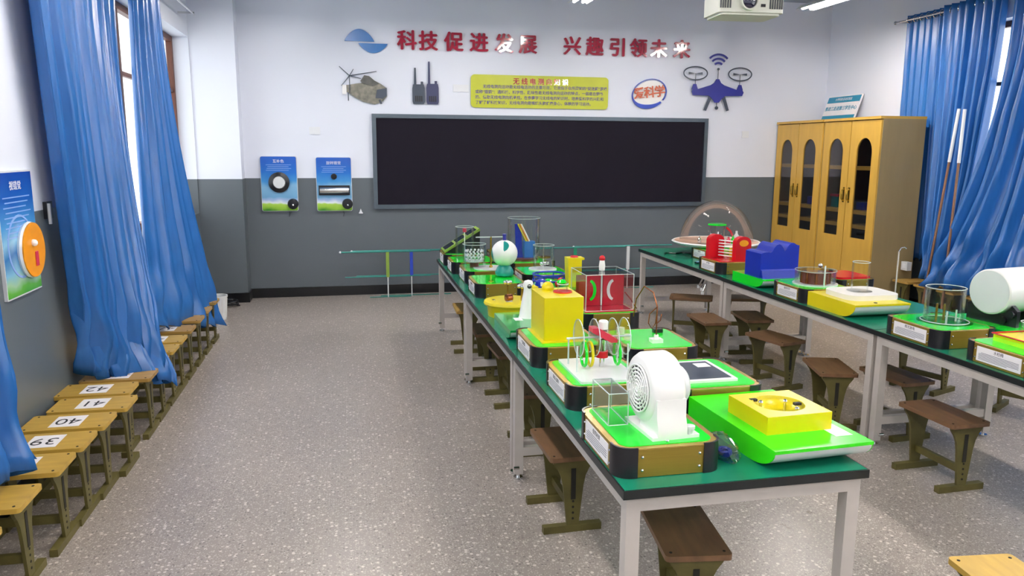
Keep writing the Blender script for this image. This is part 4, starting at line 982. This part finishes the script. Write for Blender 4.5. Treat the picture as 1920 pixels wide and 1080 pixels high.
# 15 tall cylinder
t = exhibit('tall_cylinder_exhibit', 'tallest clear cylinder exhibit with blue flag board and striped sticks', 'science exhibit', 1.55, 6.85)
z = base_box(t, .4, .45, title='飞升')
clearcyl(t, (.0, .0), .15, z, z+.385, top=False)
MB().lathe([(.15, 0), (.155, 0), (.155, .01), (.14, .01), (.14, 0)], (0, 0, z+.378), n=40).build('top_ring', 'clear', t)
MB().prism([(-.07, z), (-.01, z+.02), (-.03, z+.33), (-.085, z+.33)], 'xz', -.01, .01).build('blue_flag', 'blue', t, smooth=0)
M['flagblue'] = mk('pale_blue_plastic', '#2f6fc0', .3, noise=.06)
MB().box(0, .1, -.03, .05, z, z+.17).build('blue_block', 'flagblue', t, bevel=.008)
for dx, mt in ((0, 'yellow'), (.018, 'orange'), (.03, 'white')): MB().cyl((-.06+dx, -.02, z+.33), (.02+dx, -.02, z+.17), .007, n=8).build('slanted_stick', mt, t)
MB().cyl((0, 0, z), (0, 0, z+.02), .13).build('brown_plinth', 'brown', t)
# 16 shorter cylinder
t = exhibit('small_cylinder_exhibit', 'shorter clear cylinder exhibit with tiny steel balls, in front of the tallest cylinder', 'science exhibit', 1.56, 6.2)
z = base_box(t, .4, .45, title='离心')
clearcyl(t, (.04, .1), .09, z, z+.2)
MB().lathe([(.12, 0), (.12, .008), (0, .008)], (.02, .05, z)).build('pale_disc', 'white2', t)
MB().cyl((.03, .06, z), (.03, .06, z+.21), .005, n=8).build('steel_post', 'chrome', t)
for a in range(3): MB().sph((.0+.03*a, -.0+.02*a, z+.055), .018, 10).build('steel_ball', 'chrome', t)
MB().lathe([(.05, 0), (.05, .012), (0, .012)], (.05, .1, z+.09)).build('brass_disc', 'brass', t)
MB().lathe([(.013, 0), (.013, .06), (0, .06)], (.14, .14, z)).build('black_post', 'blackp', t)
t = exhibit('plain_green_exhibit', 'low plain green topped box exhibit at the far right end of the centre row', 'science exhibit', 1.53, 7.45)
z = base_box(t, .38, .42, title='声音'); MB().lathe([(.03, 0), (.028, .03), (0, .035)], (.05, 0, z)).build('black_button', 'blackp', t)

# ---- right row --------------------------------------------------
t = exhibit('dome_exhibit', 'large clear dome over a white rimmed disc with chemistry glassware', 'science exhibit', 3.72, 7.32)
z = base_box(t, .4, .45, title='球形镜'); DY = .3
MB().lathe([(0, 0), (.40, 0), (.455, .02), (.47, .035), (.455, .045), (.40, .03), (0, .03)], (.13, DY, z), n=56).build('white_disc', 'white', t)
M['swirl'] = mk('printed_swirl', '#c9a48c', .3, noise=.35, nscale=5); MB().lathe([(0, .031), (.40, .031), (.44, .043), (.40, .0335), (0, .0335)], (.13, DY, z), n=56).build('printed_sheet', 'swirl', t)
dm = [(.385*math.sin(a), .0+.44*math.cos(a)) for a in [PI/2*i/16 for i in range(17)]][::-1]
MB().lathe([(r, zz+.036) for r, zz in dm], (.13, DY, z), n=56).build('clear_dome', 'domeclear', t)
zz = z+.036
g = MB().lathe([(0, 0), (.095, 0), (.095, .015), (0, .015)], (.06, .15, zz+.19)).build('green_shelf', 'green', t)
for a in range(3): MB().cyl((.06+.08*math.cos(a*2.1), .15+.08*math.sin(a*2.1), zz), (.06+.08*math.cos(a*2.1), .15+.08*math.sin(a*2.1), zz+.19), .005, n=8).build('shelf_leg', 'chrome', g)
for x, y, r_, hh_, mt in ((-.16, -.12, .025, .11, 'edge'), (-.1, -.16, .02, .14, 'chrome'), (.14, -.1, .028, .13, 'white2'), (.0, -.2, .025, .08, 'pink'), (.06, -.18, .02, .09, 'green'), (-.24, -.02, .02, .07, 'chrome')):
    MB().lathe([(0, 0), (r_, 0), (r_, hh_*.6), (r_*.4, hh_*.8), (r_*.4, hh_), (0, hh_)], (x+.12, y+.2, zz)).build('bottle', mt, t)
MB().tube([(.14, .1, zz+.17), (.18, .08, zz+.13), (.2, .05, zz+.06)], .012, 8).build('red_tube', 'red', t)
t = exhibit('red_arch_exhibit', 'two red arches exhibit with white bars between them', 'science exhibit', 3.435, 6.55)
z = base_box(t, .385, .45, title='水平面', lid='goldrim')
MB().box(-.16, .16, -.19, .19, z, z+.006).build('red_floor', 'red', t)
arch = [(-.075, 0), (.075, 0), (.075, .16)]+[(.075*math.cos(math.radians(a)), .16+.06*math.sin(math.radians(a))) for a in range(15, 166, 15)]+[(-.075, .16)]
for x, y in ((-.07, .12), (.075, -.12)):
    MB().prism([(x+p, z+.006+q) for p, q in arch], 'xz', y-.035, y+.035).build('red_arch', 'red', t, bevel=.004)
MB().prism([(.075+.045*math.cos(math.radians(a)), z+.165+.03*math.sin(math.radians(a))) for a in range(0, 360, 20)], 'xz', -.158, -.155).build('yellow_oval', 'orange', t, smooth=0)
for k in range(6): MB().cyl((-.05, .09, z+.03+.028*k), (.05, -.09, z+.03+.028*k), .006, n=8).build('white_bar', 'white', t)
MB().box(.1, .15, .08, .16, z, z+.1).build('yellow_block', 'yellow', t)
t = exhibit('blue_wave_exhibit', 'big blue wavy topped block on a bright green tray', 'science exhibit', 3.43, 5.82)
h = wedge(t, .38, .5, .08, 'green')
top = [(-.17, .20)]+[(-.17+.1*i/6, .20+.012*math.sin(PI*i/6)) for i in range(1, 6)]+[(-.07+.11*i/8, .215+.06*math.sin(PI*i/8)**.8) for i in range(0, 9)]+[(.05+.12*i/8, .225+.06*math.sin(PI*min(i/8, .8))**.8) for i in range(0, 9)]
MB().prism([(-.17, .0), (.17, .0), (.17, .2)]+[(a, b) for a, b in top[::-1] if a < .17], 'xz', -.17, .08).build('wavy_block', 'blue', t, bevel=.003).location = (.0, .0, h+.06-.06)
MB().prism([(-.205, h), (-.17, h), (-.17, h+.07), (-.185, h+.06)], 'yz', -.165, .165).build('blue_step', 'blue', t, bevel=.004)
t = exhibit('glass_drum_exhibit', 'clear drum exhibit with brown banded core, behind the yellow tray', 'science exhibit', 3.43, 5.19)
z = base_box(t, .4, .45, title='磁悬浮灯')
MB().lathe([(0, 0), (.165, 0), (.165, .006), (0, .006)], (.03, .0, z)).build('pale_disc', 'white2', t)
MB().lathe([(.1, 0), (.1, .085), (0, .085)], (.03, 0, z+.006)).build('brown_core', 'brown', t)
m = MB()
for k in range(9):
    a = 2*PI*k/9; m.cyl((.03+.1*math.cos(a), .1*math.sin(a), z+.008), (.03+.1*math.cos(a), .1*math.sin(a), z+.09), .012, n=8)
m.build('core_stripes', 'copper', t)
clearcyl(t, (.03, 0), .15, z, z+.105); MB().lathe([(0, 0), (.155, 0), (.155, .004), (0, .004)], (.03, 0, z+.105)).build('clear_lid', 'clear', t)
MB().sph((.1, .05, z+.13), .018, 12).build('chrome_ball', 'chrome', t)
MB().cyl((-.0, -.16, z), (-.0, -.16, z+.16), .006, n=8).build('clear_rod', 'edge', t)
t = exhibit('red_plate_exhibit', 'flat red plate exhibit behind the clear drum', 'science exhibit', 3.9, 5.5)
z = base_box(t, .34, .42, card=None, lid='green')
MB().prism(rrect(.3, .34, .05, .0, -.02), 'xy', z, z+.018).build('red_plate', 'red', t, bevel=.004); MB().box(-.02, .02, .1, .14, z+.018, z+.035).build('black_catch', 'blackp', t)
t = exhibit('yellow_tray_exhibit', 'yellow tray exhibit with a white rounded plate and a clear tube', 'science exhibit', 3.46, 4.68)
h = wedge(t, .42, .54, .1, 'yellow', 'white2')
pl = MB().prism(rrect(.4, .36, .09, .05, .03), 'xy', h, h+.035).build('white_plate', 'white', t, bevel=.01)
MB().lathe([(0, 0), (.085, 0), (.085, .003), (0, .003)], (.04, .04, h+.035)).build('clear_seat', 'clear', pl)
clearcyl(t, (.04, .04), .058, h+.036, h+.24, 'clear_tube', top=True)
MB().cyl((-.02, -.22, h), (-.02, -.22, h+.003), .012).build('black_socket', 'inkb', t)
t = exhibit('hook_stand', 'thin metal rod stand with a small bright hook at its top', 'hook stand', 3.84, 4.78)
MB().box(-.05, .05, -.05, .05, 0, .008).build('foot_plate', 'blackp', t); MB().cyl((0, 0, .008), (0, 0, .4), .005, n=8).build('rod', 'steelw', t)
MB().tube([(0, 0, .4), (.015, 0, .425), (.035, -.01, .43), (.05, -.01, .42)], .005, 6).build('hook', 'chrome', t)
t = exhibit('brass_rod_exhibit', 'gold box exhibit with clear cylinder around two brass rods', 'science exhibit', 3.425, 3.86)
z = base_box(t, .4, .46, title='辉光放电', lines=6)
MB().lathe([(0, 0), (.15, 0), (.15, .004), (0, .004)], (.03, .0, z)).build('pale_disc', 'clear', t); MB().tube([(.03+.13*math.cos(a), .13*math.sin(a), z+.006) for a in [2*PI*k/40 for k in range(40)]], .003, 5, True).build('pale_ring', 'edge', t)
clearcyl(t, (.02, .0), .108, z, z+.205)
for x, y, hh_ in ((-.03, .0, .11), (.04, .02, .1)): MB().cyl((x, y, z), (x, y, z+hh_), .007, n=10).build('brass_rod', 'brass', t)
for x, y in ((.0, -.05), (-.02, -.07), (.09, -.02)): MB().cyl((x, y, z), (x, y, z+.07), .005, n=8).build('clear_rod', 'edge', t)
t = exhibit('white_cylinder_exhibit', 'fat white cylinder lying on a black roller cradle', 'science exhibit', 3.86, 3.85)
MB().prism(rrect(.40, .46, .03), 'xy', 0, .09).build('green_box', 'greentr', t, smooth=40); MB().prism(rrect(.4, .46, .03), 'xy', .09, .095).build('green_lid', 'green', t, smooth=40)
q = Matrix.Rotation(math.radians(9), 3, 'Z')
ax = q @ Vector((1, 0, 0)); c = Vector((-.15, -.03, .285))
MB().lathe([(0, 0), (.128, 0), (.135, .006), (.135, .29), (.128, .296), (0, .296)], c, ax, 56).build('white_cylinder', 'white', t)
MB().lathe([(0, -.002), (.126, -.002), (0, -.001)], c, ax, 56).build('end_disc', 'white2', t)
for k in (.05, .24):
    b = c+ax*k
    cr = MB(); cr.T = Matrix.Translation((b.x, b.y, 0)) @ Matrix.Rotation(math.radians(9), 4, 'Z')
    arc = [(.14*math.sin(math.radians(a)), .285-.14*math.cos(math.radians(a))) for a in range(-62, 63, 8)]
    cr.prism(arc+[(.16, .19), (.16, .095), (-.16, .095), (-.16, .19)], 'yz', -.014, .014).build('black_cradle', 'blackp', t, smooth=0)
    for s in (-1, 1):
        for kk in (0, 1): MB().lathe([(0, 0), (.022, 0), (.022, .03), (0, .03)], (b.x-.015, b.y+s*(.085+.05*kk), .125+.045*kk), ax).build('roller', 'blackp', t)
t = exhibit('red_edged_exhibit', 'gold box exhibit with lime slab and red edged clear lid at the picture edge', 'science exhibit', 3.44, 3.23)
z = base_box(t, .4, .47, title='水柱椅', lines=6)
MB().box(-.08, .18, -.19, .17, z, z+.022).build('lime_slab', 'limey', t, bevel=.002); MB().box(-.08, .18, -.19, .17, z+.022, z+.036).build('yellow_slab', 'yellow', t, bevel=.002)
MB().tube([(-.085, -.195, z+.04), (.185, -.195, z+.04), (.185, .175, z+.04), (-.085, .175, z+.04)], .004, 6, True).build('red_edge', 'red', t)
clearcyl(t, (.12, .12), .06, z+.036, z+.1)
t = thing('thin_red_lid', 'thin red edged clear sheet lying behind the lime slab box', 'sheet', (3.75, 3.47, TZ))
MB().box(-.1, .14, -.05, .05, .0, .006).build('sheet', 'redglass', t)
# loose things at the far end of the right row
t = thing('black_cable', 'black cable lying across the far end of the right tables', 'cable', (3.42, 7.75, TZ))
MB().tube([(-.1+.03*i, .03*math.sin(i*1.1), .007) for i in range(12)], .007, 6).build('lead', 'blackp', t); MB().box(.22, .28, -.02, .02, 0, .022).build('plug', 'blackp', t)
t = thing('remote_control', 'small black remote lying on the right tables before the dome box', 'remote', (3.4, 7.02, TZ))
MB().box(-.06, .06, -.022, .022, 0, .016).build('shell', 'blackp', t, bevel=.004); MB().box(-.05, .0, -.014, .014, .016, .018).build('button_pad', 'paper2', t)
